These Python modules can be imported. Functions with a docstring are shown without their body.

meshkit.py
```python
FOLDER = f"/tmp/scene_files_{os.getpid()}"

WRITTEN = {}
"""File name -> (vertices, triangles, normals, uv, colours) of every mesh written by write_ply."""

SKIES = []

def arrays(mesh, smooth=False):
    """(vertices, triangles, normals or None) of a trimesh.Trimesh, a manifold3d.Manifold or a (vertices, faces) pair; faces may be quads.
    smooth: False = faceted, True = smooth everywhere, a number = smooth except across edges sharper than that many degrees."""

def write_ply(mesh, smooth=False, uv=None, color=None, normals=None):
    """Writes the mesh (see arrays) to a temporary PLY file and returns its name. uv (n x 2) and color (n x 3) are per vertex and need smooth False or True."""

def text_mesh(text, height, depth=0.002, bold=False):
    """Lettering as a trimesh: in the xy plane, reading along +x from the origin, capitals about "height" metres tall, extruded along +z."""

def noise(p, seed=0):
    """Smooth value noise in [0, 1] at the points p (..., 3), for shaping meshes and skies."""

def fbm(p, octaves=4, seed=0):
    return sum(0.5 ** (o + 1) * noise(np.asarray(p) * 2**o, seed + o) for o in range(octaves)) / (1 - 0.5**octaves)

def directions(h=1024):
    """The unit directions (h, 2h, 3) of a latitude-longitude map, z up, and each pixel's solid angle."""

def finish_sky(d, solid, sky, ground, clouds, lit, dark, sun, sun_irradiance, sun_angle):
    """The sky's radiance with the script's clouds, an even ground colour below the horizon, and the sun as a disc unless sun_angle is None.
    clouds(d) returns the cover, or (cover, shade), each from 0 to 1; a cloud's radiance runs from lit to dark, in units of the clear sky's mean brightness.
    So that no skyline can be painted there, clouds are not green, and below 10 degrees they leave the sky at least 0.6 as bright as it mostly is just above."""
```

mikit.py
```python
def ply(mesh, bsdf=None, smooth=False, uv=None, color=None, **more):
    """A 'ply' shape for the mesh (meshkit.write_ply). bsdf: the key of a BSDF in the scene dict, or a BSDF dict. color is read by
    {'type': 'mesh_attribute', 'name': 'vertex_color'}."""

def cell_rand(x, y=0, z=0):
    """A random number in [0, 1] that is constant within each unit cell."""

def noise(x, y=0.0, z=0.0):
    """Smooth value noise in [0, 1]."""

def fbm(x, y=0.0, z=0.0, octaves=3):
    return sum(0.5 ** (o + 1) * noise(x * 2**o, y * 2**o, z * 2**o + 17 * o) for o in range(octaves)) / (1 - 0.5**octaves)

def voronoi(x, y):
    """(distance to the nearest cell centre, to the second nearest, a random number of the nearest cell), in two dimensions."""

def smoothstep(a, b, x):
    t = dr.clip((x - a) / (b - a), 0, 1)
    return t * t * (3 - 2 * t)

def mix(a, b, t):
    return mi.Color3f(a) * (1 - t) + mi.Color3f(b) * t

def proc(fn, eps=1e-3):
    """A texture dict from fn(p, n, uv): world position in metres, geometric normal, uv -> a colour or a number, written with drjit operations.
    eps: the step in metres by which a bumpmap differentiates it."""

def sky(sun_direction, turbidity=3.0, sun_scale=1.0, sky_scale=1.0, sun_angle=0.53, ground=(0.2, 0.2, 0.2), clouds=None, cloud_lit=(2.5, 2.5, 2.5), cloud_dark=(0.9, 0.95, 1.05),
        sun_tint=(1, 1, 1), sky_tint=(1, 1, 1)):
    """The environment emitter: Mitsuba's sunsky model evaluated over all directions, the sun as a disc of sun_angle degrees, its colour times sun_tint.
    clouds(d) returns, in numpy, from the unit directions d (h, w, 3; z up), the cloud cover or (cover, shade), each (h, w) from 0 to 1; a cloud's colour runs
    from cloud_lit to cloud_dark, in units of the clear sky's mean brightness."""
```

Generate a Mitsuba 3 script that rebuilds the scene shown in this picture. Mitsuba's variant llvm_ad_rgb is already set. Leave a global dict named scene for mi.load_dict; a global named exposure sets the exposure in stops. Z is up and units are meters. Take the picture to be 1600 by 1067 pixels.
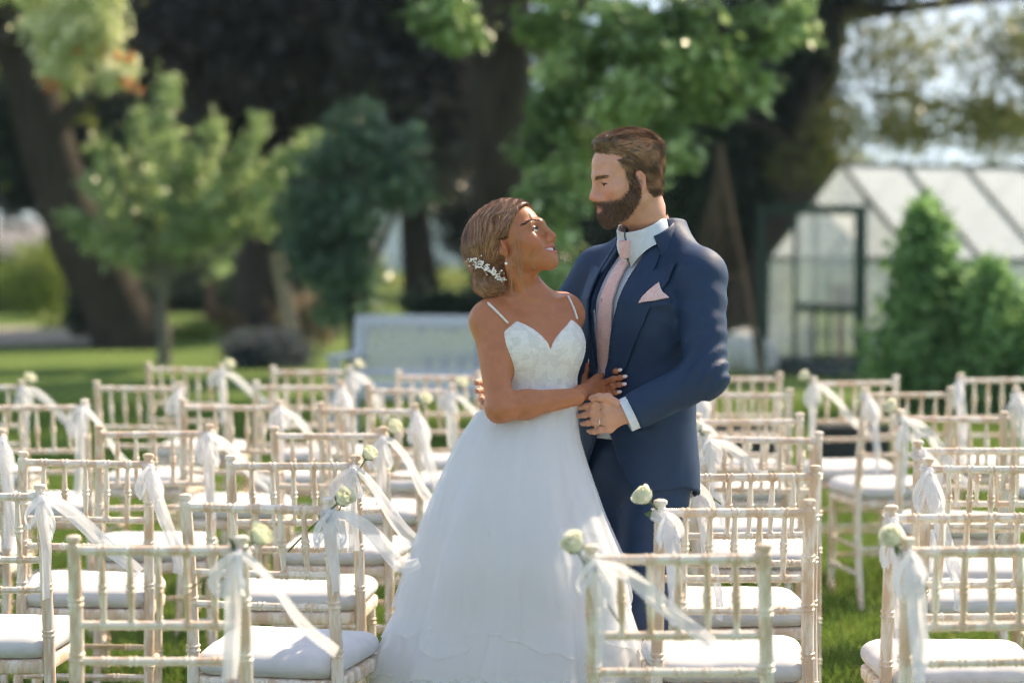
import math, random
import numpy as np, trimesh, manifold3d, shapely.geometry as sg
import mitsuba as mi, drjit as dr, mikit, meshkit

T = mi.ScalarTransform4f
scene, labels = {}, {}

# ------------------------------------------------------------------ camera, sky, exposure
FOC, EYE = 3778.0, 1.60                      # an 85 mm lens on a 1600 px wide frame; eye height
PITCH = math.atan((533.5 - 346.0) / FOC)     # the lens looks slightly down
CAM_AT, CAM_DIR = [0, 0, EYE], [0, math.cos(PITCH), -math.sin(PITCH)]
FOV = 2 * math.degrees(math.atan(800 / FOC))
scene['camera'] = {'type': 'thinlens', 'fov': FOV, 'fov_axis': 'x', 'near_clip': 0.1, 'far_clip': 600.0,
                   'aperture_radius': 0.0215, 'focus_distance': 6.52,
                   'to_world': T().look_at(origin=CAM_AT, target=[CAM_AT[k] + CAM_DIR[k] for k in range(3)], up=[0, 0, 1])}


def thin_cloud(d):
    n = meshkit.fbm(d * np.array([3.0, 3.0, 7.0]) + 5.0, 4, seed=3)
    return np.clip((n - 0.38) * 2.4, 0, 0.85), np.clip((n - 0.55) * 1.2, 0, 0.4)


scene['daylight'] = mikit.sky([0.60, 0.55, 0.78], turbidity=3.5, sun_scale=1.05, clouds=thin_cloud, cloud_lit=(2.45, 2.45, 2.5), sun_tint=(1.0, 0.975, 0.94), sky_tint=(0.97, 1.0, 1.05))
exposure = 2.6


# ------------------------------------------------------------------ helpers
def at(px, py, Y):
    """The world point seen at pixel (px, py) of the 1600 x 1067 photograph, Y metres in front of the camera."""
    r = np.array([(px - 800) / FOC, 0, 0]) + np.array(CAM_DIR) - (py - 533.5) / FOC * np.array([0, math.sin(PITCH), math.cos(PITCH)])
    return np.array(CAM_AT) + r * (Y / r[1])


def at_height(px, py, z):
    r = np.array([(px - 800) / FOC, 0, 0]) + np.array(CAM_DIR) - (py - 533.5) / FOC * np.array([0, math.sin(PITCH), math.cos(PITCH)])
    return np.array(CAM_AT) + r * ((z - EYE) / r[2])


def numbered(key):
    if key not in scene and key not in labels:
        return key
    i = 1
    while f'{key}_{i:03d}' in scene or f'{key}_{i:03d}' in labels:
        i += 1
    return f'{key}_{i:03d}'


def thing(name, label, category, group=None):
    key = numbered(name)
    labels[key] = {'label': label, 'category': category}
    if group:
        labels[key]['group'] = group
    return key


def put(key, mesh, bsdf, smooth=False, to_world=None, label=None, kind=None, **more):
    key = numbered(key) if '__' in key or key in scene else key
    d = mesh if isinstance(mesh, dict) else mikit.ply(mesh, bsdf, smooth=smooth, **more)
    if to_world is not None:
        d = {**d, 'to_world': to_world}
    scene[key] = d
    if label or kind:
        labels.setdefault(key, {})
        if label:
            labels[key]['label'] = label
        if kind:
            labels[key]['kind'] = kind
    return key


def cat(ms):
    return trimesh.util.concatenate([m if isinstance(m, trimesh.Trimesh) else trimesh.Trimesh(*m, process=False) for m in ms])


def tube(pts, radii, sides=8, caps=True):
    p = np.asarray(pts, float)
    r = np.broadcast_to(np.asarray(radii, float), (len(p),))
    t = np.gradient(p, axis=0)
    t /= np.linalg.norm(t, axis=1, keepdims=True) + 1e-12
    ref = np.array([0, 0, 1.0]) if abs(t[:, 2]).mean() < 0.8 else np.array([0, 1.0, 0])
    a = np.cross(t, ref)
    a /= np.linalg.norm(a, axis=1, keepdims=True) + 1e-12
    b = np.cross(t, a)
    an = np.arange(sides) * 2 * np.pi / sides
    v = (p[:, None] + r[:, None, None] * (np.cos(an)[None, :, None] * a[:, None] + np.sin(an)[None, :, None] * b[:, None])).reshape(-1, 3)
    i, j = np.meshgrid(np.arange(len(p) - 1), np.arange(sides), indexing='ij')
    q = np.stack([i * sides + j, i * sides + (j + 1) % sides, (i + 1) * sides + (j + 1) % sides, (i + 1) * sides + j], -1).reshape(-1, 4)
    f = np.vstack([q[:, [0, 1, 2]], q[:, [0, 2, 3]]])
    if caps:
        n = len(v)
        v = np.vstack([v, p[:1], p[-1:]])
        k = np.arange(sides)
        e = (len(p) - 1) * sides
        f = np.vstack([f, np.stack([k * 0 + n, (k + 1) % sides, k], 1), np.stack([k * 0 + n + 1, e + k, e + (k + 1) % sides], 1)])
    return trimesh.Trimesh(v, f, process=False)


def tubes(P, r, sides=3):
    """Many polylines (n, m, 3) as thin tubes in one mesh; r is (n, m)."""
    P = np.asarray(P, float)
    n, m, _ = P.shape
    t = np.gradient(P, axis=1)
    t /= np.linalg.norm(t, axis=2, keepdims=True) + 1e-12
    a = np.cross(t, [0.31, 0.52, 0.79])
    a /= np.linalg.norm(a, axis=2, keepdims=True) + 1e-9
    b = np.cross(t, a)
    an = np.arange(sides) * 2 * np.pi / sides
    v = P[:, :, None] + r[:, :, None, None] * (np.cos(an)[:, None] * a[:, :, None] + np.sin(an)[:, None] * b[:, :, None])
    i, j, k = np.meshgrid(np.arange(n), np.arange(m - 1), np.arange(sides), indexing='ij')
    idx = lambda j, k: (i * m + j) * sides + k % sides
    q = np.stack([idx(j, k), idx(j, k + 1), idx(j + 1, k + 1), idx(j + 1, k)], -1).reshape(-1, 4)
    return trimesh.Trimesh(v.reshape(-1, 3), np.vstack([q[:, [0, 1, 2]], q[:, [0, 2, 3]]]), process=False)


def box(lo, hi, bevel=0.0):
    lo, hi = np.array(lo, float), np.array(hi, float)
    if bevel:
        c = [[x, y, z] for x in (lo[0] + bevel, hi[0] - bevel) for y in (lo[1] + bevel, hi[1] - bevel) for z in (lo[2] + bevel, hi[2] - bevel)]
        pts = np.vstack([np.array(c) + s * np.eye(3)[k] * bevel for k in range(3) for s in (-1, 1)])
        return trimesh.convex.convex_hull(pts)
    return trimesh.creation.box(bounds=[lo, hi])


def beam(a, b, w, h, up=(0, 0, 1), bevel=0.0):
    """A bar of section w x h from a to b."""
    a, b = np.asarray(a, float), np.asarray(b, float)
    L = np.linalg.norm(b - a)
    z = (b - a) / L
    x = np.cross(up, z)
    if np.linalg.norm(x) < 1e-6:
        x = np.cross([0, 1.0, 0], z)
    x /= np.linalg.norm(x)
    m = box([-w / 2, -h / 2, 0], [w / 2, h / 2, L], bevel)
    M = np.eye(4)
    M[:3, 0], M[:3, 1], M[:3, 2], M[:3, 3] = x, np.cross(z, x), z, a
    m.apply_transform(M)
    return m


def sheet(P, closed_u=False):
    """A grid of points (n, m, 3) as a mesh."""
    n, m, _ = P.shape
    i, j = np.meshgrid(np.arange(n - 1), np.arange(m if closed_u else m - 1), indexing='ij')
    q = np.stack([i * m + j, i * m + (j + 1) % m, (i + 1) * m + (j + 1) % m, (i + 1) * m + j], -1).reshape(-1, 4)
    return trimesh.Trimesh(P.reshape(-1, 3), np.vstack([q[:, [0, 1, 2]], q[:, [0, 2, 3]]]), process=False)


def rz(a):
    c, s = math.cos(a), math.sin(a)
    return np.array([[c, -s, 0], [s, c, 0], [0, 0, 1.0]])


def rx(a):
    c, s = math.cos(a), math.sin(a)
    return np.array([[1.0, 0, 0], [0, c, -s], [0, s, c]])


def ry(a):
    c, s = math.cos(a), math.sin(a)
    return np.array([[c, 0, s], [0, 1.0, 0], [-s, 0, c]])


def bezier(*pts, n=12):
    p = [np.repeat(np.asarray(q, float)[None], n, 0) for q in pts]
    t = np.linspace(0, 1, n)[:, None]
    while len(p) > 1:
        p = [a * (1 - t) + b * t for a, b in zip(p, p[1:])]
    return p[0]


def spline(pts, n=24):
    """Catmull-Rom through the points."""
    p = np.asarray(pts, float)
    p = np.vstack([2 * p[0] - p[1], p, 2 * p[-1] - p[-2]])
    out = []
    u = np.linspace(0, len(p) - 3 - 1e-6, n)
    for x in u:
        i = int(x)
        t = x - i
        a, b, c, d = p[i:i + 4]
        out.append(0.5 * (2 * b + (c - a) * t + (2 * a - 5 * b + 4 * c - d) * t * t + (3 * b - a - 3 * c + d) * t ** 3))
    return np.array(out)


# ------------------------------------------------------------------ signed distance modelling (bodies and tailored cloth)
class Prim:
    def __init__(self, fn, lo, hi):
        self.fn, self.lo, self.hi = fn, np.asarray(lo, float), np.asarray(hi, float)


class Frame:
    def __init__(self, o=(0, 0, 0), R=np.eye(3)):
        self.o, self.R = np.asarray(o, float), np.asarray(R, float)

    def w(self, p):
        return np.asarray(p, float) @ self.R.T + self.o

    def l(self, p):
        return (p - self.o.astype(p.dtype)) @ self.R.astype(p.dtype)

    def cone(self, a, b, ra, rb=None):
        rb = ra if rb is None else rb
        a, b = self.w(a), self.w(b)
        r = max(ra, rb)

        def fn(p):
            d = (b - a).astype(p.dtype)
            q = p - a.astype(p.dtype)
            t = np.clip(q @ d / max(float(d @ d), 1e-12), 0, 1).astype(p.dtype)
            return np.linalg.norm(q - t[:, None] * d, axis=1) - (ra + (rb - ra) * t)
        return Prim(fn, np.minimum(a, b) - r, np.maximum(a, b) + r)

    def ball(self, c, r):
        return self.cone(c, c, r)

    def ell(self, c, r, R=None):
        c = self.w(c)
        M = (self.R if R is None else self.R @ R)
        r = np.asarray(r, float)

        def fn(p):
            q = (p - c.astype(p.dtype)) @ M.astype(p.dtype)
            k0 = np.linalg.norm(q / r.astype(p.dtype), axis=1)
            k1 = np.linalg.norm(q / (r * r).astype(p.dtype), axis=1)
            return k0 * (k0 - 1) / np.maximum(k1, 1e-6)
        m = r.max()
        return Prim(fn, c - m, c + m)

    def tri(self, fn):
        """A prim from a function of local coordinates."""
        return Prim(lambda p: fn(self.l(p)), [-99] * 3, [99] * 3)


def smin(a, b, k):
    if k <= 0:
        return np.minimum(a, b)
    h = np.maximum(k - np.abs(a - b), 0) / k
    return np.minimum(a, b) - h * h * k * 0.25


class Solid:
    """Primitives added (+), cut (-) or kept (&) one after another, each with its blending radius."""

    def __init__(self):
        self.ops, self.disp = [], None

    def add(self, prim, k=0.02):
        self.ops.append(('+', prim, k))
        return self

    def cut(self, prim, k=0.004):
        self.ops.append(('-', prim, k))
        return self

    def keep(self, prim, k=0.0):
        self.ops.append(('&', prim, k))
        return self

    def fn(self, lo=None, hi=None):
        ops = self.ops
        if lo is not None:
            ops = [o for o in ops if o[0] == '&' or (np.all(o[1].lo - o[2] - 0.03 < hi) and np.all(o[1].hi + o[2] + 0.03 > lo))]

        def f(p):
            d = np.full(len(p), 0.5, p.dtype)
            for op, prim, k in ops:
                e = prim.fn(p)
                d = smin(d, e, k) if op == '+' else -smin(-d, e, k) if op == '-' else -smin(-d, -e, k)
            if self.disp is not None:
                d = d + self.disp(p)
            return d
        return f


def nets(solid, lo, hi, h):
    """Surface nets of a Solid (or a plain function) in a box."""
    lo, hi = np.asarray(lo, float), np.asarray(hi, float)
    f = solid.fn(lo, hi) if isinstance(solid, Solid) else solid
    m = 4
    n = ((hi - lo) / (m * h)).astype(int) + 2
    ax = [lo[k] + (np.arange(n[k]) + 0.5) * m * h - 0.5 * h for k in range(3)]
    C = np.stack(np.meshgrid(*ax, indexing='ij'), -1).reshape(-1, 3).astype(np.float32)
    D = np.concatenate([f(c) for c in np.array_split(C, max(1, len(C) // 200000))]).reshape(n)
    near = np.abs(D) < m * h * 2.4
    big = lambda x: x.repeat(m, 0).repeat(m, 1).repeat(m, 2)
    G = big(D.astype(np.float32))
    near = big(near)
    I = np.argwhere(near)
    P = (lo + I * h).astype(np.float32)
    G[near] = np.concatenate([f(c) for c in np.array_split(P, max(1, len(P) // 200000))])
    s = G < 0
    N = G.shape
    idx = np.zeros([x - 1 for x in N], bool)
    corners = [(a, b, c) for a in (0, 1) for b in (0, 1) for c in (0, 1)]
    sl = lambda A, o: A[o[0]:N[0] - 1 + o[0], o[1]:N[1] - 1 + o[1], o[2]:N[2] - 1 + o[2]]
    cnt = sum(sl(s, o).astype(np.int8) for o in corners)
    act = (cnt > 0) & (cnt < 8)
    A = np.argwhere(act)
    num = np.full(act.shape, -1, np.int64)
    num[act] = np.arange(len(A))
    pos, w = np.zeros((len(A), 3)), np.zeros(len(A))
    for o in corners:
        for k in range(3):
            if o[k] == 0:
                o2 = list(o)
                o2[k] = 1
                g0, g1 = G[tuple((A + o).T)], G[tuple((A + o2).T)]
                c = (g0 < 0) != (g1 < 0)
                t = np.where(c, g0 / np.where(c, g0 - g1, 1), 0)
                q = np.broadcast_to(np.array(o, float), (len(A), 3)).copy()
                q[:, k] += t
                pos[c] += q[c]
                w[c] += 1
    V = lo + (A + pos / np.maximum(w, 1)[:, None]) * h
    F = []
    for k in range(3):
        u, v = [(1, 2), (2, 0), (0, 1)][k]
        e0 = s[tuple(slice(0, -1) if q == k else slice(None) for q in range(3))]
        e1 = s[tuple(slice(1, None) if q == k else slice(None) for q in range(3))]
        E = np.argwhere(e0 != e1)
        E = E[(E[:, u] > 0) & (E[:, v] > 0) & (E[:, u] < N[u] - 1) & (E[:, v] < N[v] - 1)]
        if not len(E):
            continue
        du, dv = np.eye(3, dtype=int)[u], np.eye(3, dtype=int)[v]
        q = np.stack([num[tuple((E - a * du - b * dv).T)] for a, b in ((1, 1), (0, 1), (0, 0), (1, 0))], 1)
        flip = ~s[tuple(E.T)]
        q[flip] = q[flip][:, ::-1]
        F.append(q[(q >= 0).all(1)])
    q = np.vstack(F)
    return trimesh.Trimesh(V, np.vstack([q[:, [0, 1, 2]], q[:, [0, 2, 3]]]), process=False)


def grad(f, p, e=0.002):
    p = p.astype(np.float64)
    g = np.stack([f(p + e * np.eye(3)[k]) - f(p - e * np.eye(3)[k]) for k in range(3)], 1)
    return g / (np.linalg.norm(g, axis=1, keepdims=True) + 1e-9)


def to_surface(f, p, offset=0.0, steps=6):
    p = np.array(p, np.float64)
    for _ in range(steps):
        p = p - (f(p) - offset)[:, None] * grad(f, p) * 0.9
    return p


def march(f, p, d, far=0.8, offset=0.0):
    """First point of f = offset from p along d."""
    p, t = np.array(p, np.float64), np.zeros(len(p))
    d = np.broadcast_to(np.asarray(d, float), p.shape)
    for _ in range(60):
        t = np.minimum(t + 0.7 * (f(p + t[:, None] * d) - offset), far)
    return p + t[:, None] * d


# ------------------------------------------------------------------ materials
def rgb(*c):
    return {'type': 'rgb', 'value': list(map(float, c))}


def mat(key, base, rough=0.6, spec=0.4, **more):
    scene[key] = {'type': 'twosided', 'bsdf': {'type': 'principled', 'base_color': rgb(*base) if isinstance(base, tuple) else base, 'roughness': rough, 'specular': spec, **more}}


def thin(key, base, rough=0.5, diff_trans=1.0, opacity=None, **more):
    b = {'type': 'principledthin', 'base_color': rgb(*base) if isinstance(base, tuple) else base, 'roughness': rough, 'diff_trans': diff_trans, 'spec_trans': 0.0, 'eta': 1.4, **more}
    scene[key] = b if opacity is None else {'type': 'mask', 'opacity': opacity, 'bsdf': b}


VC = {'type': 'mesh_attribute', 'name': 'vertex_color'}


def lawn_col(p, n, uv):
    a = mikit.fbm(p.x * 0.9, p.y * 0.9, 0, 3)
    b = mikit.fbm(p.x * 9, p.y * 9, 3, 3)
    c = mikit.fbm(p.x * 60, p.y * 60, 5, 2)
    g = mikit.mix((0.07, 0.125, 0.026), (0.155, 0.23, 0.055), a * 0.7 + b * 0.3)
    return g * (0.55 + 0.8 * c)


def limewash(p, n, uv):
    s = mikit.fbm(p.x * 38, p.y * 38, p.z * 9, 3)
    g = mikit.fbm(p.x * 160, p.y * 160, p.z * 25, 2)
    t = mikit.smoothstep(0.36, 0.62, s * 0.66 + g * 0.34)
    return mikit.mix((0.61, 0.455, 0.325), (0.79, 0.725, 0.635), t)


def bark_col(p, n, uv):
    s = mikit.fbm(p.x * 9, p.y * 9, p.z * 2.2, 3)
    return mikit.mix((0.018, 0.016, 0.013), (0.075, 0.062, 0.048), s)


def pale_bark(p, n, uv):
    s = mikit.fbm(p.x * 14, p.y * 14, p.z * 3, 3)
    return mikit.mix((0.10, 0.10, 0.07), (0.22, 0.21, 0.16), s)


scene['lawn_material'] = {'type': 'bumpmap', 'tex': mikit.proc(lambda p, n, uv: mikit.fbm(p.x * 40, p.y * 40, 0, 2), eps=4e-3), 'scale': 0.02,
                          'bsdf': {'type': 'principled', 'base_color': mikit.proc(lawn_col), 'roughness': 0.85, 'specular': 0.2}}
scene['limewashed_wood'] = {'type': 'principled', 'base_color': mikit.proc(limewash), 'roughness': 0.42, 'specular': 0.45}
mat('bark', mikit.proc(bark_col), 0.9, 0.2)
mat('pale_bark', mikit.proc(pale_bark), 0.85, 0.2)
mat('cushion_white', mikit.proc(lambda p, n, uv: mikit.mix((0.52, 0.52, 0.53), (0.62, 0.62, 0.62), mikit.fbm(p.x * 30, p.y * 30, p.z * 30, 2))), 0.75, 0.25)
thin('organza', (0.86, 0.87, 0.90), 0.35, 0.9, 0.72)
thin('rose_petal', mikit.proc(lambda p, n, uv: mikit.mix((0.70, 0.74, 0.50), (0.88, 0.87, 0.78), mikit.fbm(p.x * 70, p.y * 70, p.z * 70, 2) * 1.3)), 0.6, 0.7)
mat('rose_green', (0.08, 0.13, 0.035), 0.55)
scene['leaf_glossy'] = {'type': 'blendbsdf', 'weight': 0.58, 'bsdf_0': {'type': 'twosided', 'bsdf': {'type': 'principled', 'base_color': VC, 'roughness': 0.33, 'specular': 1.0}},
                        'bsdf_1': {'type': 'principledthin', 'base_color': VC, 'roughness': 0.5, 'diff_trans': 1.5, 'spec_trans': 0.0}}
thin('leaf_soft', VC, 0.5, 0.95)
thin('grass_blade', VC, 0.5, 0.8)
mat('white_paint', (0.74, 0.76, 0.78), 0.5)
mat('green_frame', (0.03, 0.06, 0.05), 0.7, 0.2)
mat('bench_paint', (0.50, 0.525, 0.54), 0.6)
mat('grey_timber', (0.30, 0.25, 0.20), 0.8)
mat('cane', (0.13, 0.10, 0.08), 1.0, 0.0)
mat('red_timber', (0.20, 0.11, 0.075), 0.8)
mat('dark_board', (0.022, 0.026, 0.026), 0.6)
mat('plastic_white', (0.72, 0.74, 0.76), 0.5)
mat('terracotta', (0.24, 0.12, 0.07), 0.8)
mat('gravel', mikit.proc(lambda p, n, uv: mikit.mix((0.20, 0.18, 0.14), (0.34, 0.31, 0.25), mikit.fbm(p.x * 12, p.y * 12, 0, 3))), 0.9, 0.2)
mat('slate', (0.10, 0.115, 0.13), 0.7)
scene['dusty_sky_glass'] = {'type': 'blendbsdf', 'weight': mikit.proc(lambda p, n, uv: 0.62 + 0.35 * mikit.fbm(p.x * 2.2, p.y * 2.2, p.z * 2.2, 3)),  # the pale diffuse share paints in sky reflection as well as dust
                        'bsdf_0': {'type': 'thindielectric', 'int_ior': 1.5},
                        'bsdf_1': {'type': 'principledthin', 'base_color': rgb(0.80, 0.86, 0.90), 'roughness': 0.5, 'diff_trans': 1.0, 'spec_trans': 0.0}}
scene['wall_glass'] = {'type': 'blendbsdf', 'weight': mikit.proc(lambda p, n, uv: 0.2 + 0.6 * mikit.fbm(p.x * 2.2, p.y * 2.2, p.z * 2.2, 3)),
                        'bsdf_0': {'type': 'thindielectric', 'int_ior': 1.5},
                        'bsdf_1': {'type': 'principledthin', 'base_color': rgb(0.80, 0.86, 0.90), 'roughness': 0.5, 'diff_trans': 1.0, 'spec_trans': 0.0}}


# ------------------------------------------------------------------ lawn and grass
rng = np.random.default_rng(11)
gx = np.concatenate([np.linspace(-68, -8, 24), np.linspace(-7, 7, 57), np.linspace(8, 68, 24)])
gy = np.concatenate([np.linspace(-20, 2, 15), np.linspace(2.3, 20, 72), np.linspace(21, 100, 60)])
GX, GY = np.meshgrid(gx, gy, indexing='xy')
GZ = 0.03 * (meshkit.fbm(np.stack([GX * 0.4, GY * 0.4, 0 * GX], -1), 3, seed=5) - 0.5)
put('lawn', sheet(np.stack([GX, GY, GZ - 0.015], -1)), 'lawn_material', smooth=True, kind='structure')


def blades(n, x, y, h, seed):
    r = np.random.default_rng(seed)
    a = r.uniform(0, 6.283, n)
    hh = h * r.uniform(0.5, 1.25, n)
    w = 0.0035 * r.uniform(0.8, 1.6, n)
    lean = r.normal(0, 0.45, (n, 2)) * hh[:, None]
    b = np.stack([x, y, np.full(n, -0.02)], 1)
    d = np.stack([np.cos(a), np.sin(a), 0 * a], 1) * w[:, None]
    mid = b + np.stack([lean[:, 0] * 0.35, lean[:, 1] * 0.35, 0.6 * hh + 0.02], 1)
    tip = b + np.stack([lean[:, 0], lean[:, 1], hh + 0.02], 1)
    V = np.stack([b - d, b + d, mid + d * 0.7, mid - d * 0.7, tip], 1).reshape(-1, 3)
    k = np.arange(n)[:, None] * 5
    F = np.concatenate([k + [0, 1, 2], k + [0, 2, 3], k + [3, 2, 4]], 1).reshape(-1, 3)
    pn = meshkit.fbm(np.stack([x * 1.2, y * 1.2, 0 * x], -1), 3, seed=8)
    t = np.clip(pn + r.normal(0, 0.16, n), 0, 1)[:, None]
    C = np.array([0.105, 0.17, 0.03]) * (1 - t) + np.array([0.26, 0.37, 0.09]) * t
    dry = (r.random(n) < 0.05)[:, None]
    C = np.where(dry, [0.30, 0.27, 0.13], C)
    return trimesh.Trimesh(V, F, process=False), np.repeat(C, 5, 0)


n = 230000
yy = 4.6 + 17.0 * rng.random(n) ** 1.9
xx = rng.uniform(-0.25, 0.25, n) * (yy + 0.6)
m, c = blades(n, xx, yy, 0.045, 21)
put('grass', m, 'grass_blade', kind='stuff', color=c, label='short mown green grass blades standing between and around the chairs')

# ------------------------------------------------------------------ chairs: one built with its parts, then copied


def turned(pts, r, rings, ring_h=0.003, n=46, sides=9, taper=None):
    """A turned stick along a curve with pairs of raised rings, like bamboo joints."""
    c = spline(pts, n * 2)
    s = np.concatenate([[0], np.cumsum(np.linalg.norm(np.diff(c, axis=0), axis=1))])
    L = s[-1]
    u = [0, L]
    for q in rings:
        for o in (-0.0065, 0.0065):
            u += [q * L + o + e for e in (-0.0042, -0.002, 0.002, 0.0042)]
    u = np.unique(np.clip(np.concatenate([u, np.linspace(0, L, n // 3)]), 0, L))
    P = np.stack([np.interp(u, s, c[:, k]) for k in range(3)], 1)
    R = np.full(len(u), r)
    if taper is not None:
        R = R * np.interp(u / L, *taper)
    for q in rings:
        for o in (-0.0065, 0.0065):
            R = np.where(np.abs(u - q * L - o) < 0.003, R + ring_h, R)
    return tube(P, R, sides)


def lathe(prof, c, sides=12):
    prof = np.array(prof, float)
    an = np.arange(sides) * 2 * np.pi / sides
    P = np.stack([prof[:, :1] * np.cos(an), prof[:, :1] * np.sin(an), np.repeat(prof[:, 1:], sides, 1)], -1) + np.asarray(c, float)
    m = sheet(P, closed_u=True)
    m.invert()
    return m


POST = lambda s: [(s * .196, -.085, 0), (s * .193, -.02, .25), (s * .190, 0, .45), (s * .186, -.026, .70), (s * .184, -.066, .893)]
CH = {}
W = 'limewashed_wood'
for nm, s in (('back_post', -1), ('back_post_001', 1)):
    shaft = turned(POST(s), .0152, (.17, .32, .58, .72, .86), taper=([0, .45, 1], [.86, 1.1, .98]))
    cap = lathe([(0, .921), (.008, .9205), (.0165, .917), (.0175, .912), (.0165, .907), (.0125, .904), (.0125, .90), (.0155, .897), (.0155, .890), (.0, .885)], (s * .184, -.067, 0))
    CH[nm] = (cat([shaft, cap]), W, 40)


def back_y(z):
    return float(np.interp(z, [.45, .70, .893], [0, -.026, -.066]))


def rail(z, r, rings, x=.182):
    return turned([(-x, back_y(z), z), (0, back_y(z) - 0.004, z), (x, back_y(z), z)], r, rings, .0022, 40, 8)


SL = [-.123, -.0615, 0, .0615, .123]
ring_at = [(x + .182) / .364 for x in SL]
CH['top_rail'] = (rail(.886, .0112, ring_at), W, 40)
CH['back_rail'] = (rail(.716, .0098, ring_at), W, 40)
CH['back_rail_001'] = (rail(.634, .0095, ring_at), W, 40)
for i, x in enumerate(SL):
    CH['back_slat' + (f'_{i:03d}' if i else '')] = (turned([(x, back_y(.884) - .003, .884), (x, back_y(.80) - .005, .80), (x, back_y(.717) - .003, .717)], .0068, (.5,), .0025, 24, 7,
                                                           taper=([0, .12, .45, .55, .88, 1], [.95, .95, 1.4, 1.4, .95, .95])), W, 40)


def seat_outline(g=0.0, r=.05):
    q = sg.Polygon([(-.178 - g, -.012 - g), (.178 + g, -.012 - g), (.205 + g, .385 + g), (-.205 - g, .385 + g)])
    return q.buffer(-r).buffer(r, quad_segs=6)


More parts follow.
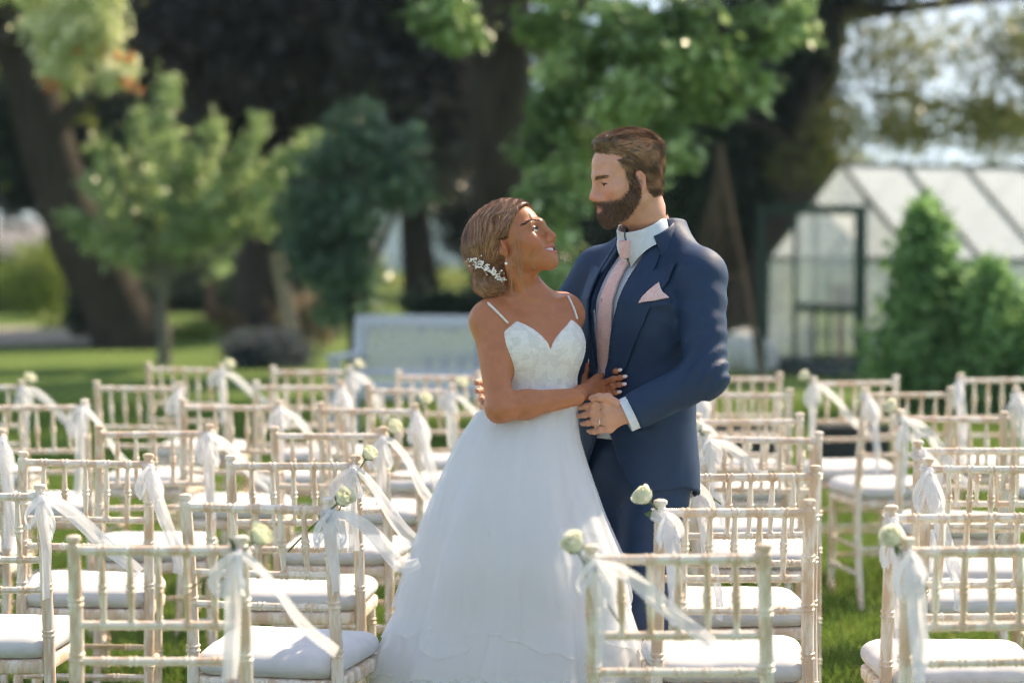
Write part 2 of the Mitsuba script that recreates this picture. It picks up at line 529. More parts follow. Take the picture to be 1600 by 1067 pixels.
def stacked(levels):
    """Rings of a polygon at heights: levels = [(inset, z)], first and last closed."""
    base = seat_outline()
    c = np.array(base.exterior.coords)[:-1]
    n = 72
    ring = sg.LinearRing(c)
    rows = []
    for g, z in levels:
        q = base.buffer(g, quad_segs=8)
        e = q.exterior
        an = np.linspace(0, 1, n, endpoint=False)
        p = np.array([e.interpolate(a, normalized=True).coords[0] for a in an])
        k = np.argmin(np.abs(np.arctan2(p[:, 1] - .185, p[:, 0])) + (p[:, 0] < 0) * 9)
        p = np.roll(p, -k, 0)
        if sg.LinearRing(p).is_ccw is False:
            p = np.roll(p[::-1], 1, 0)
        rows.append(np.column_stack([p, np.full(n, z)]))
    m = sheet(np.stack(rows), closed_u=True)
    v, f = np.array(m.vertices), np.array(m.faces)
    a, b = len(v), len(v) + 1
    k = np.arange(n)
    e = (len(rows) - 1) * n
    v = np.vstack([v, rows[0].mean(0), rows[-1].mean(0)])
    f = np.vstack([f, np.stack([k * 0 + a, (k + 1) % n, k], 1), np.stack([k * 0 + b, e + k, e + (k + 1) % n], 1)])
    return trimesh.Trimesh(v, f, process=False)


CH['seat_frame'] = (stacked([(-.02, .408), (.004, .409), (.010, .414), (.011, .425), (.011, .437), (.008, .444), (.0, .447), (-.03, .447)]), W, 50)
cu = stacked([(-.03, .4475), (-.006, .450), (.006, .459), (.011, .470), (.011, .482), (.006, .493), (-.004, .502), (-.022, .5095), (-.05, .5145), (-.09, .5175), (-.13, .519), (-.155, .5195)])
cv = np.array(cu.vertices)
cv[:, 2] += np.where(cv[:, 2] > .46, .006 * (meshkit.fbm(cv * [9, 9, 4], 3, seed=2) - .5) * 2, 0)
cu.vertices = cv
CH['seat_cushion'] = (cu, 'cushion_white', True)
for nm, s in (('front_leg', -1), ('front_leg_001', 1)):
    CH[nm] = (turned([(s * .183, .362, .41), (s * .186, .366, .2), (s * .190, .374, 0)], .0175, (.12, .38, .66, .9), .003, 36, 9, taper=([0, .6, 1], [1.05, 1, .8])), W, 40)
st = [((-.187, .367, .27), (.187, .367, .27)), ((-.192, -.02, .25), (-.187, .366, .25)), ((.192, -.02, .25), (.187, .366, .25)),
      ((-.194, -.05, .14), (-.188, .369, .14)), ((.194, -.05, .14), (.188, .369, .14)), ((-.192, -.022, .245), (.192, -.022, .245)), ((-.188, .369, .17), (.188, .369, .17))]
for i, (a, b) in enumerate(st):
    CH['stretcher' + (f'_{i:03d}' if i else '')] = (turned([a, (np.array(a) + b) / 2, b], .0092, (.25, .75), .0022, 14, 6), W, 40)
CHAIR = {k: mikit.ply(m, b, smooth=s) for k, (m, b, s) in CH.items()}

# post tops in the photograph: (left x, y, right x, y), row from the front, block, column from the aisle
ROWS = {1: 'front', 2: 'second', 3: 'third', 4: 'fourth', 5: 'fifth', 6: 'sixth', 7: 'back'}
CHAIRS = [
    (120, 832, 368, 832, 1, 'left', 1), (287, 767, 517, 776, 2, 'left', 1), (360, 708, 560, 709, 3, 'left', 1), (428, 665, 603, 668, 4, 'left', 1),
    (497, 626, 653, 630, 5, 'left', 1), (573, 596, 712, 600, 6, 'left', 1), (624, 578, 741, 578, 7, 'left', 1),
    (-168, 752, 75, 753, 2, 'left', 2), (22, 707, 220, 705, 3, 'left', 2), (152, 664, 328, 661, 4, 'left', 2), (280, 623, 433, 623, 5, 'left', 2),
    (395, 592, 535, 592, 6, 'left', 2), (434, 569, 543, 570, 7, 'left', 2),
    (-178, 664, -2, 664, 4, 'left', 3), (-20, 624, 138, 623, 5, 'left', 3), (145, 592, 282, 594, 6, 'left', 3), (227, 565, 349, 567, 7, 'left', 3),
    (-100, 590, 38, 590, 6, 'left', 4),
    (941, 841, 1202, 846, 1, 'right', 1), (1031, 776, 1269, 776, 2, 'right', 1), (1066, 724, 1279, 721, 3, 'right', 1), (1094, 667, 1278, 669, 4, 'right', 1),
    (1095, 641, 1255, 643, 5, 'right', 1), (1088, 605, 1232, 605, 6, 'right', 1), (1095, 580, 1217, 580, 7, 'right', 1),
    (1440, 834, 1698, 836, 1, 'right', 2), (1399, 780, 1634, 781, 2, 'right', 2), (1447, 713, 1655, 715, 3, 'right', 2), (1434, 685, 1626, 687, 4, 'right', 2),
    (1400, 638, 1574, 642, 5, 'right', 2), (1341, 605, 1493, 602, 6, 'right', 2), (1273, 585, 1410, 585, 7, 'right', 2),
    (1586, 603, 1730, 604, 6, 'right', 3), (1502, 582, 1640, 583, 7, 'right', 3)]
COLS = {1: 'nearest the aisle', 2: 'second from the aisle', 3: 'third from the aisle', 4: 'fourth from the aisle'}
SEATS = []
for (xl, yl, xr, yr, row, block, col) in CHAIRS:
    a, b = at_height(xl, yl, .92), at_height(xr, yr, .92)
    c = (a + b) / 2
    ang = math.atan2(b[1] - a[1], b[0] - a[0]) * 0.6
    o = c + rz(ang) @ np.array([0, .067, -.92])
    M = np.eye(4)
    wob = np.random.default_rng(row * 100 + col * 10 + len(block))      # the lawn is not quite level
    M[:3, :3], M[:3, 3] = rz(ang) @ rx(wob.normal(0, .008)) @ ry(wob.normal(0, .009)), [o[0], o[1], wob.normal(0, .003) - .004]
    k = thing('banquet_chair', f'limewashed spindle-back chair, {ROWS[row]} row of the {block} block, {COLS[col]}', 'chair', 'limewashed chairs in rows on the lawn')
    for part, d in CHAIR.items():
        put(f'{k}__{part}', d, None, to_world=T(M))
    s = 1 if block == 'left' else -1
    SEATS.append((M[:3, :3] @ np.array([s * .184, -.067, .88]) + M[:3, 3], row, block, col, s))

# ------------------------------------------------------------------ ribbon bows and roses on the aisle-side post of each chair


def ribbon(c, w, width, curl=0.0, seed=0):
    """A strip along the centre line c, its width along w (n, 3), lightly rippled."""
    n = len(c)
    t = np.gradient(c, axis=0)
    t /= np.linalg.norm(t, axis=1, keepdims=True) + 1e-9
    w = w - (w * t).sum(1, keepdims=True) * t
    w /= np.linalg.norm(w, axis=1, keepdims=True) + 1e-9
    nn = np.cross(t, w)
    u = np.linspace(-.5, .5, 7)
    wid = np.broadcast_to(width, (n,))
    s = np.linspace(0, 1, n)
    r = np.random.default_rng(seed)
    ph = r.uniform(0, 6, 2)
    rip = .09 * np.sin(u[None] * 7 + ph[0] + s[:, None] * 5) + .06 * np.sin(u[None] * 13 + ph[1] - s[:, None] * 7)
    P = c[:, None] + (u[None, :, None] * w[:, None] + (curl * (u[None, :, None] ** 2 - .1) + rip[:, :, None]) * nn[:, None]) * wid[:, None, None]
    return sheet(P)


def make_bow(seed, mode):
    """mode 'stream': one tail blown out to the right; mode 'hang': tails hanging down."""
    r = np.random.default_rng(seed)
    parts = {}
    an = np.linspace(0, 2 * np.pi, 26)
    R = .0205 + .002 * np.sin(an * 3)
    ringc = np.stack([R * np.cos(an), R * np.sin(an), .004 * np.sin(an)], 1)
    parts['wrap'] = ribbon(ringc, np.tile([0, 0, 1.0], (26, 1)), .032, 0, seed)
    front = np.array([.006, -.026, 0])
    kn = trimesh.creation.icosphere(2, .013)
    kn.apply_transform(np.diag([1, .75, 1.15, 1]))
    kn.apply_translation(front)
    parts['knot'] = kn
    for i, sx in enumerate((-1, 1)):
        q = np.array([sx * r.uniform(.022, .045), -.03 - r.uniform(0, .02), r.uniform(-.095, -.05)])
        tip = front + q
        side = np.array([sx * .3, -.7, .35])
        c = np.vstack([bezier(front, front + q * .35 + [0, -.02, .03], tip + [sx * .016, -.016, .022], tip, n=10),
                       bezier(tip, tip + [-sx * .004, .014, -.026], front + q * .4 + [0, .012, -.022], front, n=10)[1:]])
        wv = np.tile([.25 * sx, -.85, .35], (len(c), 1))
        wd = .042 * np.interp(np.linspace(0, 1, len(c)), [0, .25, .75, 1], [.35, 1, 1, .35])
        parts['loop' if i == 0 else 'loop_001'] = ribbon(c, wv, wd, .25, seed + i)
    L = r.uniform(.24, .40)
    if mode == 'stream':
        slope = r.uniform(.6, 1.35)
        e = front + np.array([L * .72, -.02, -L * .72 * slope])
        sag = r.uniform(-.05, .09)
        c = bezier(front, front + [.05, -.035, .012], front + [.13, -.05, -.07 * slope], front + [.15, -.06, -.19 * slope], e + [-.07, .02, sag], e, n=24)
        wv = np.linspace([.25, -.55, .8], [r.uniform(.1, .6), r.uniform(-.4, .8), .7], 24)
    else:
        e = front + np.array([r.uniform(.0, .10), -.015, -L])
        c = bezier(front, front + [.02, -.03, -.03], front + [.0, -.03, -.15], e + [.03, .02, .06], e, n=20)
        wv = np.linspace([.9, -.3, .1], [.75, .6, .1], 20)
    wd = .042 * np.interp(np.linspace(0, 1, len(c)), [0, .18, 1], [.35, .95, 1])
    parts['tail'] = ribbon(c, wv, wd, .18, seed + 3)
    L2 = r.uniform(.20, .32)
    e = front + np.array([r.uniform(-.03, .06), .0, -L2])
    c = bezier(front, front + [-.01, -.03, -.02], front + [.01, -.03, -.10], e, n=14)
    parts['tail_001'] = ribbon(c, np.linspace([.9, .1, .1], [.5, .8, .1], 14), .042 * np.interp(np.linspace(0, 1, 14), [0, .2, 1], [.35, .9, 1]), .2, seed + 4)
    return {k: mikit.ply(m, 'organza', smooth=True) for k, m in parts.items()}


def make_rose(seed):
    r = np.random.default_rng(seed)
    petals = []
    th = 0
    for i in range(17):
        th += 2.39996
        lay = i / 16
        rad, hgt, open_ = .007 + .019 * lay ** .8, .036 - .006 * lay, .15 + 1.0 * lay ** 1.6
        u, v = np.meshgrid(np.linspace(-1, 1, 9), np.linspace(0, 1, 7), indexing='ij')
        half = 1.15 - .25 * lay
        a = th + u * half
        bulge = np.sin(np.pi * np.clip(v * .9, 0, 1)) * .35 + v * .25 * open_
        rr = rad * (.45 + .75 * bulge + .32 * open_ * v ** 3) * (1 - .04 * u ** 2)
        z = hgt * v * (1 - .16 * np.abs(u) ** 2.5) - .004 * open_ * v ** 4 + .0012 * np.sin(5 * a + i)
        petals.append(sheet(np.stack([rr * np.cos(a), rr * np.sin(a), z], -1)))
    bloom = cat(petals)
    sep = []
    for k in range(5):
        a = k * 1.2566 + .3
        d = np.array([np.cos(a), np.sin(a), 0])
        w = np.array([-np.sin(a), np.cos(a), 0])
        P = np.stack([np.stack([d * q * .017 + w * s_ * .006 * math.sin(math.pi * (.15 + .85 * (1 - q))) + [0, 0, -.003 + .006 * q ** 2] for s_ in (-1, 0, 1)]) for q in np.linspace(0.05, 1, 5)])
        sep.append(sheet(P))
    sep.append(lathe([(0, -.008), (.004, -.008), (.0075, -.004), (.008, .001), (.004, .004)], (0, 0, 0), 8))
    stem = tube(bezier((0, 0, -.005), (0, 0, -.05), (.012, .0, -.10), (.03, .01, -.19), n=9), .0021, 5)
    leaves = []
    for k, (z, a) in enumerate([(-.055, .6), (-.09, 3.4)]):
        d = np.array([np.cos(a), np.sin(a), .35])
        w = np.array([-np.sin(a), np.cos(a), 0])
        P = np.stack([np.stack([np.array([0, 0, z]) + d * q * .04 + w * s_ * .011 * math.sin(math.pi * min(1, .08 + q * .92)) + [0, 0, .004 * abs(s_)] for s_ in (-1, 0, 1)]) for q in np.linspace(0, 1, 7)])
        leaves.append(sheet(P))
    out = {'bloom': mikit.ply(bloom, 'rose_petal', smooth=True), 'calyx': mikit.ply(cat(sep), 'rose_green', smooth=True), 'stem': mikit.ply(stem, 'rose_green', smooth=True)}
    for i, l in enumerate(leaves):
        out['leaf' if i == 0 else f'leaf_{i:03d}'] = mikit.ply(l, 'rose_green', smooth=True)
    return out


BOWS = {'stream': [make_bow(s, 'stream') for s in (1, 2, 3, 4, 5, 6, 7, 8)], 'hang': [make_bow(s, 'hang') for s in (11, 12, 13, 14, 15, 16)]}
ROSES = [make_rose(s) for s in (1, 2, 3)]
ROSE_ON = {(1, 'left', 1), (2, 'left', 1), (3, 'left', 1), (4, 'left', 1), (5, 'left', 1), (7, 'left', 2), (7, 'left', 3), (6, 'left', 4), (6, 'left', 1),
           (1, 'right', 1), (2, 'right', 1), (3, 'right', 1), (7, 'right', 2), (1, 'right', 2), (4, 'right', 1), (5, 'right', 2)}
rb = np.random.default_rng(77)
for i, (p, row, block, col, s) in enumerate(SEATS):
    if p[0] / p[1] * FOC + 800 < -40 or p[0] / p[1] * FOC + 800 > 1640:
        continue
    left_b = block == 'left'
    mode = 'stream' if (left_b and rb.random() < .8) or (not left_b and rb.random() < .35) else 'hang'
    if (row, block, col) in {(1, 'right', 1), (2, 'left', 1)}:
        mode = 'stream'
    var = BOWS[mode][int(rb.integers(len(BOWS[mode])))]
    k = thing('ribbon_bow', f'white organza bow on the chair {COLS[col]}, {ROWS[row]} row of the {block} block', 'bow', 'white ribbon bows on the chairs')
    M = T().translate(list(p)).rotate([0, 0, 1], float(rb.uniform(-32, 22))).scale([float(rb.uniform(.92, 1.04)), 1, float(rb.uniform(.82, 1.1))])
    for part, d in var.items():
        put(f'{k}__{part}', d, None, to_world=M)
    if (row, block, col) in ROSE_ON:
        k = thing('white_rose', f'cream rose tied to the chair {COLS[col]}, {ROWS[row]} row of the {block} block', 'rose', 'white roses tied to the chairs')
        # the bloom leans away from the chair, the stem runs down inside the bow
        off = np.array([s * .034, -.03, .035 + rb.uniform(-.008, .01)])
        M = T().translate(list(p + off)).rotate([0, 1, 0], float(s * rb.uniform(28, 48))).rotate([1, 0, 0], float(rb.uniform(12, 35))).rotate([0, 0, 1], float(rb.uniform(0, 360))).scale(1.12)
        for part, d in ROSES[i % 3].items():
            put(f'{k}__{part}', d, None, to_world=M)


# ------------------------------------------------------------------ trees, hedges and shrubs
def leaf_cloud(clumps, size, cols, seed, sub=None, flat=0.0, droop=0.0, tight=.95):
    """clumps: (centre, radii, leaves). Leaves gather in smaller sprays inside each clump, which leaves gaps between them."""
    r = np.random.default_rng(seed)
    P, C = [], []
    cols = np.array(cols, float)
    for c, rad, n in clumps:
        c, rad = np.array(c, float), np.broadcast_to(np.array(rad, float), 3)
        m = sub or max(6, n // 90)
        d = r.normal(size=(m, 3))
        d /= np.linalg.norm(d, axis=1, keepdims=True)
        s = c + d * rad * (r.random((m, 1)) ** .45) * .95
        which = r.integers(0, m, n)
        spread = rad.mean() * tight / m ** (1 / 3)
        q = r.normal(size=(n, 3)) * spread * [1, 1, .7]
        q[:, 2] -= droop * np.abs(r.normal(size=n)) * spread
        P.append(s[which] + q)
        t = np.clip(r.random(m)[which] * .75 + r.normal(0, .15, n) + .12, 0, 1) * (len(cols) - 1)
        i = np.minimum(t.astype(int), len(cols) - 2)
        C.append(cols[i] * (1 - (t - i))[:, None] + cols[i + 1] * (t - i)[:, None])
    P, C = np.vstack(P), np.vstack(C)
    n = len(P)
    a = r.normal(size=(n, 3))
    a = a * [1, 1, 1 - .6 * flat * (flat > 0)]
    a[:, 2] -= .35 + droop
    a /= np.linalg.norm(a, axis=1, keepdims=True)
    nn = r.normal(size=(n, 3)) * (1 - .6 * max(flat, 0)) + [0, 0, flat * 1.2]
    b = np.cross(nn, a)
    b /= np.linalg.norm(b, axis=1, keepdims=True) + 1e-9
    nn = np.cross(a, b)
    L = size * r.uniform(.6, 1.3, n)[:, None]
    w = L * .33
    V = np.stack([P, P + a * L * .45 + b * w + nn * L * .1, P + a * L, P + a * L * .45 - b * w + nn * L * .1], 1).reshape(-1, 3)
    k = np.arange(n)[:, None] * 4
    F = np.concatenate([k + [0, 1, 2], k + [0, 2, 3]], 1).reshape(-1, 3)
    return trimesh.Trimesh(V, F, process=False), np.repeat(C, 4, 0)


def limb(a, b, r0, r1, seed, bend=.08, n=12, sides=9):
    r = np.random.default_rng(seed)
    a, b = np.array(a, float), np.array(b, float)
    L = np.linalg.norm(b - a)
    m = [a + (b - a) * t + r.normal(0, bend * L * .5, 3) * [1, 1, .3] for t in (.33, .67)]
    c = spline([a, *m, b], n)
    rad = np.interp(np.linspace(0, 1, n), [0, .12, 1], [r0 * 1.25, r0, r1]) * (1 + .06 * r.normal(size=n))
    return tube(c, rad, sides)


def tree(name, label, cat_, base, trunk_to, r0, r1, limbs, clumps, size, cols, seed, bark='bark', leaf='leaf_soft', group=None, **kw):
    k = thing(name, label, cat_, group)
    if trunk_to is not None:
        put(f'{k}__trunk', limb(base, trunk_to, r0, r1, seed, .05, 16, 12), bark, smooth=60)
        for i, (p, q, a, b) in enumerate(limbs):
            put(f'{k}__limb', limb(p, q, a, b, seed + 5 + i), bark, smooth=60)
    m, c = leaf_cloud(clumps, size, cols, seed, **kw)
    put(f'{k}__crown', m, leaf, color=c)
    return k


def px(x, y, Y):
    return at(x, y, Y)


def ell_px(x, y, Y, wx, wy, dy, n):
    """A clump centred at a pixel, its half extents in pixels across and up, dy metres deep."""
    s = FOC / Y
    return (at(x, y, Y), (wx / s, dy, wy / s), n)


def foot(x, Y):
    p = at(x, 500, Y)
    return np.array([p[0], p[1], -.05])


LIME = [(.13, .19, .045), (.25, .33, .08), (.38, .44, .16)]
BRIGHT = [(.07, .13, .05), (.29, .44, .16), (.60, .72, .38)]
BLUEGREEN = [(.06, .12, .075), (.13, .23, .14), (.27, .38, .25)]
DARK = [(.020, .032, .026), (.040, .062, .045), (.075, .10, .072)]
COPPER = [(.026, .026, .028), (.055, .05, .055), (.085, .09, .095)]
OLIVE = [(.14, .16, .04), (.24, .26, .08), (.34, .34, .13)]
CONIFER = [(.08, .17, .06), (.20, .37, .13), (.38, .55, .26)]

# the far side of the garden: a belt of trees, each one its own, with a gap behind the bench
Yb = 48
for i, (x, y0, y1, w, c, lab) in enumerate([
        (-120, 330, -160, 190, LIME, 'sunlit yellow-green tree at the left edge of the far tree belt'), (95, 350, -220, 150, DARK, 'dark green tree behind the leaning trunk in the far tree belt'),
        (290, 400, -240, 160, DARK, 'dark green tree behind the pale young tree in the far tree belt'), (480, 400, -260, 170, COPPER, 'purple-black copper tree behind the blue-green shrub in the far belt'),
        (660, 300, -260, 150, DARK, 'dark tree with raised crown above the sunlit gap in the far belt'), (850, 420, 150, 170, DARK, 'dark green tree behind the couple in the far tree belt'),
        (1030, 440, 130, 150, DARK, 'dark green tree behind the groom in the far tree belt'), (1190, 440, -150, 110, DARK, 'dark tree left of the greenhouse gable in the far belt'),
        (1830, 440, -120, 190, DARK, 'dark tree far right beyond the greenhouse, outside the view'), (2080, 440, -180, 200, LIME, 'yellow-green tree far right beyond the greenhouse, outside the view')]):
    Y = Yb + (i % 3) * 3
    b = foot(x, Y)
    top = at(x, (y0 + y1) / 2, Y)
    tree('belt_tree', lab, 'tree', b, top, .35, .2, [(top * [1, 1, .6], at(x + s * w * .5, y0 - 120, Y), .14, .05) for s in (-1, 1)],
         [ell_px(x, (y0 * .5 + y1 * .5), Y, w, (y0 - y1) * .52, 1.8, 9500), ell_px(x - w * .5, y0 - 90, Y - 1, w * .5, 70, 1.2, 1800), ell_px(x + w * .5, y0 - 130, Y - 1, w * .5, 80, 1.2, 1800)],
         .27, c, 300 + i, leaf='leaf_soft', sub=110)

# low hedge along the far boundary
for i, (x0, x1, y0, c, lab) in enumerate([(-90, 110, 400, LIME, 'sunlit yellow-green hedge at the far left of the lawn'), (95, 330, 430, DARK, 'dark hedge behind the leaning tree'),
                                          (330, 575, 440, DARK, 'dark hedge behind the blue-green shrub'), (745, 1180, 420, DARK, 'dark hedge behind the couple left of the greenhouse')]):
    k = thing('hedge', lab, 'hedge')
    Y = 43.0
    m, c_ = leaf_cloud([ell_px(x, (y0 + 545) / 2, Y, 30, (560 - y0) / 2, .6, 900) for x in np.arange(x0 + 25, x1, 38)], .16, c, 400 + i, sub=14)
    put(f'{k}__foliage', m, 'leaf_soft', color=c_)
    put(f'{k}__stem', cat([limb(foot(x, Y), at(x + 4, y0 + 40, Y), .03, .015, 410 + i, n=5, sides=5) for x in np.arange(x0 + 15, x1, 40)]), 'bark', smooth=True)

# bright far lawn and pale wall in the gap behind the bench
m, c_ = leaf_cloud([ell_px(x, 455, 60, 26, 32, .8, 600) for x in np.arange(560, 780, 30)], .2, [(.2, .26, .07), (.32, .38, .13), (.45, .48, .22)], 431, sub=12)
k = thing('hedge', 'sunlit pale yellow hedge in the gap behind the white bench', 'hedge')
put(f'{k}__foliage', m, 'leaf_soft', color=c_)
k = thing('garden_cottage', 'pale rendered cottage far off in the gap behind the bride', 'cottage')
g0, g1 = at(598, 500, 80), at(742, 500, 80)
put(f'{k}__wall', box([g0[0], 80, -.1], [g1[0], 84, 2.1]), 'white_paint')
pr = trimesh.creation.extrude_polygon(sg.Polygon([(-2.3, 0), (2.3, 0), (0, 1.5)]), g1[0] - g0[0] + .4)
pr.apply_transform(np.array([[0, 0, 1, g0[0] - .2], [1, 0, 0, 82], [0, 1, 0, 2.1], [0, 0, 0, 1.0]]))
put(f'{k}__roof', pr, 'slate')

# the leaning dark tree at the left
b = foot(212, 31)
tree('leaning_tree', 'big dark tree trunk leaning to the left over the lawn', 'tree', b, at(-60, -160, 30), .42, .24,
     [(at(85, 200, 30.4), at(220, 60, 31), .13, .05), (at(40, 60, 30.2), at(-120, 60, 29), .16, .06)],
     [ell_px(-110, -60, 31, 160, 110, 1.8, 5200), ell_px(80, -120, 31, 190, 90, 2.0, 6000), ((-6.2, 27.5, 7.2), (2.4, 2.2, 1.2), 5200),  ((-3.6, 26.0, 7.8), (2.2, 2.0, 1.2), 5000), ((-8.0, 25.0, 6.6), (1.8, 2.0, 1.0), 3600), ((-5.2, 23.4, 7.6), (1.8, 1.8, .9), 4000), ((-4.2, 21.6, 7.6), (1.6, 1.6, .9), 3600), ((-8.2, 21.8, 7.0), (1.8, 1.8, .9), 3600), ell_px(10, 190, 33, 50, 90, .6, 1500), ell_px(150, 480, 31.6, 40, 40, .5, 700)], .17, DARK, 501, sub=70)  # the high clumps out of view are added to shade the left lawn
tree('blossom_tree', 'drooping sunlit branch of small pale leaves with orange buds at the top left', 'tree', foot(-330, 20), at(-160, -260, 20), .16, .09,
     [(at(-165, -240, 20), at(60, -60, 20), .06, .03), (at(60, -60, 20), at(135, 70, 20), .03, .012)],
     [ell_px(95, 25, 20, 62, 52, .3, 1500), ell_px(150, 45, 20, 46, 34, .25, 900), ell_px(100, 95, 20, 30, 42, .22, 700), ell_px(182, 112, 20, 28, 30, .2, 480), ell_px(50, -20, 20, 60, 40, .3, 900), ell_px(150, -15, 20, 60, 34, .3, 700)],
     .075, [(.42, .52, .18), (.64, .70, .38), (.80, .80, .60)], 510, bark='pale_bark', leaf='leaf_glossy', sub=30, flat=.6)
k2 = 'blossom_tree'
m, c_ = leaf_cloud([ell_px(80, 133, 19.9, 10, 8, .05, 26), ell_px(188, 88, 19.9, 14, 10, .05, 26), ell_px(200, 130, 19.9, 14, 12, .05, 26), ell_px(140, 75, 19.9, 26, 22, .1, 22)], .06, [(.55, .16, .05), (.62, .24, .10)], 511, sub=5)
put(f'{k2}__blossom', m, 'leaf_soft', color=c_, label='small orange buds at the tips of the pale branch')

# pale young fruit tree
Yt = 27.0
tp = at(254, 440, Yt)
fan = [(118, 340), (150, 290), (165, 235), (215, 190), (262, 140), (305, 250), (335, 205), (400, 205), (475, 225), (435, 320), (380, 290), (300, 330), (215, 330)]
tree('young_tree', 'pale green young tree with upswept branches on the left lawn', 'tree', foot(256, Yt), tp, .085, .06,
     [(tp, at(x, y, Yt), .04, .012) for x, y in fan],
     [ell_px(254 + (x - 254) * t, 440 + (y - 440) * t, Yt + .25 * math.sin(x), w, w, .22, n) for x, y in fan for t, w, n in ((1.06, 7, 36), (.98, 9, 56), (.88, 11, 74), (.77, 13, 86), (.66, 15, 96), (.54, 17, 100), (.42, 17, 80))], .105,
     [(.14, .24, .09), (.35, .47, .19), (.58, .67, .37)], 520, bark='pale_bark', leaf='leaf_glossy', sub=5, tight=.95, flat=.6)

# blue-green shrub left of the bride
Yt = 25.0
sp = [(560, 190, 30, 40), (520, 250, 36, 44), (600, 260, 44, 50), (480, 330, 42, 52), (548, 330, 52, 60), (628, 290, 30, 40), (498, 410, 46, 46), (548, 415, 42, 50), (535, 470, 36, 40), (640, 225, 16, 24)]
tree('tall_shrub', 'tall blue-green shrub with many upright shoots left of the bride', 'shrub', foot(555, Yt), at(556, 380, Yt), .09, .05,
     [(at(556, 470, Yt), at(x, y, Yt), .03, .012) for x, y, *_ in sp], [ell_px(x, y, Yt, a, b, .35, int(a * b * .34)) for x, y, a, b in sp], .12, BLUEGREEN, 530, leaf='leaf_glossy', sub=10, tight=.7, flat=.6)

# copper beech over the left middle
tree('copper_beech', 'huge dark copper beech filling the top middle-left of the view', 'tree', foot(420, 37), at(440, -220, 37), .5, .3,
     [(at(425, 330, 37), at(x, y, 36), .16, .05) for x, y in ((300, 120), (560, 140), (650, 40))],
     [ell_px(330, 60, 36, 120, 100, 1.6, 6000), ell_px(520, 90, 36, 150, 130, 1.8, 8000), ell_px(690, 180, 37, 90, 150, 1.5, 5000), ell_px(420, -80, 36, 260, 90, 2.2, 8000), ell_px(690, -20, 36, 120, 90, 1.8, 4500), ell_px(390, 230, 37, 90, 70, 1.2, 3500)],
     .20, COPPER, 540, leaf='leaf_glossy', sub=60, flat=.6)

# the big chestnut with bright hanging boughs behind the couple
Yt = 19.0
hang = [(720, 30, 40, 40), (745, 95, 45, 45), (770, 150, 34, 40), (850, 40, 60, 50), (870, 130, 52, 60), (850, 220, 46, 50), (880, 290, 40, 48), (845, 320, 30, 45), (868, 400, 32, 46), (955, 60, 70, 60), (985, 150, 60, 50),
        (1060, 60, 70, 60), (1090, 150, 66, 50), (1030, 220, 46, 40), (1170, 50, 60, 50), (1150, 130, 50, 40), (1235, 30, 30, 40), (920, 220, 40, 40), (790, 60, 40, 60), (690, 5, 40, 30), (1055, 240, 22, 26), (905, 440, 26, 36)]
clump = [ell_px(x, y, Yt + .5 * math.sin(x), a, b, .4, int(a * b * .24)) for x, y, a, b in hang if (x, y) not in ((790, 60), (770, 150), (745, 95))]
clump += [(c_, r_, n_) for c_, r_, n_ in [((.2, 26.2, 8.0), (1.9, 1.9, 1.0), 3600), ((2.4, 25.0, 8.2), (1.9, 1.6, 1.0), 3400), ((4.8, 23.8, 8.0), (1.9, 1.7, 1.0), 3400), ((3.6, 26.6, 8.3), (1.9, 1.7, 1.0), 3400), ((1.6, 27.6, 8.6), (1.6, 1.4, .9), 2600), ((-2.6, 30.5, 8.0), (2.0, 1.8, 1.0), 3600), ((2.8, 29.6, 8.4), (1.8, 1.6, .9), 3200), ((-1.8, 27.5, 8.0), (2.0, 2.0, 1.0), 3600)]]  # unseen crown masses, added only to cast shade on lawn and bench
clump += [ell_px(x, -90 - 50 * (i % 2), Yt + (i % 3) * .8, 100, 40, 1.2, 420) for i, x in enumerate(range(700, 1300, 90))]
tb = foot(805, 23.5)
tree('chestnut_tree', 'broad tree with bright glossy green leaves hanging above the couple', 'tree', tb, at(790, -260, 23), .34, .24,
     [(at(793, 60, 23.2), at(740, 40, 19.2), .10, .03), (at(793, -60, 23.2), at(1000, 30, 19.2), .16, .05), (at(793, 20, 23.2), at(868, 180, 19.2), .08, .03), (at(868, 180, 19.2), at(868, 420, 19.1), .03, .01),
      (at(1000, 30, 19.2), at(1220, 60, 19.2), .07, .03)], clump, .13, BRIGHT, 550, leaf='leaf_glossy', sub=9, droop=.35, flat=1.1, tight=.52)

# dark tree with a leaning trunk between the groom and the greenhouse
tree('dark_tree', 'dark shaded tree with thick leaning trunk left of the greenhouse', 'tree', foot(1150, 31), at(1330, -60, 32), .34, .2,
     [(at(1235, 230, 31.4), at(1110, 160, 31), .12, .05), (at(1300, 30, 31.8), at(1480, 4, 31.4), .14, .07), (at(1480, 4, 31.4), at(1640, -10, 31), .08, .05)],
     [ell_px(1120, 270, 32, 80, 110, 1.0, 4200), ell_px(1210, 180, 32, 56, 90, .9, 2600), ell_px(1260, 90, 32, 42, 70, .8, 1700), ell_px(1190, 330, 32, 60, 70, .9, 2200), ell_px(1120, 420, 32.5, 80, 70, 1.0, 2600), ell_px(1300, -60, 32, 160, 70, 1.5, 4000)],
     .15, DARK, 560, sub=50)
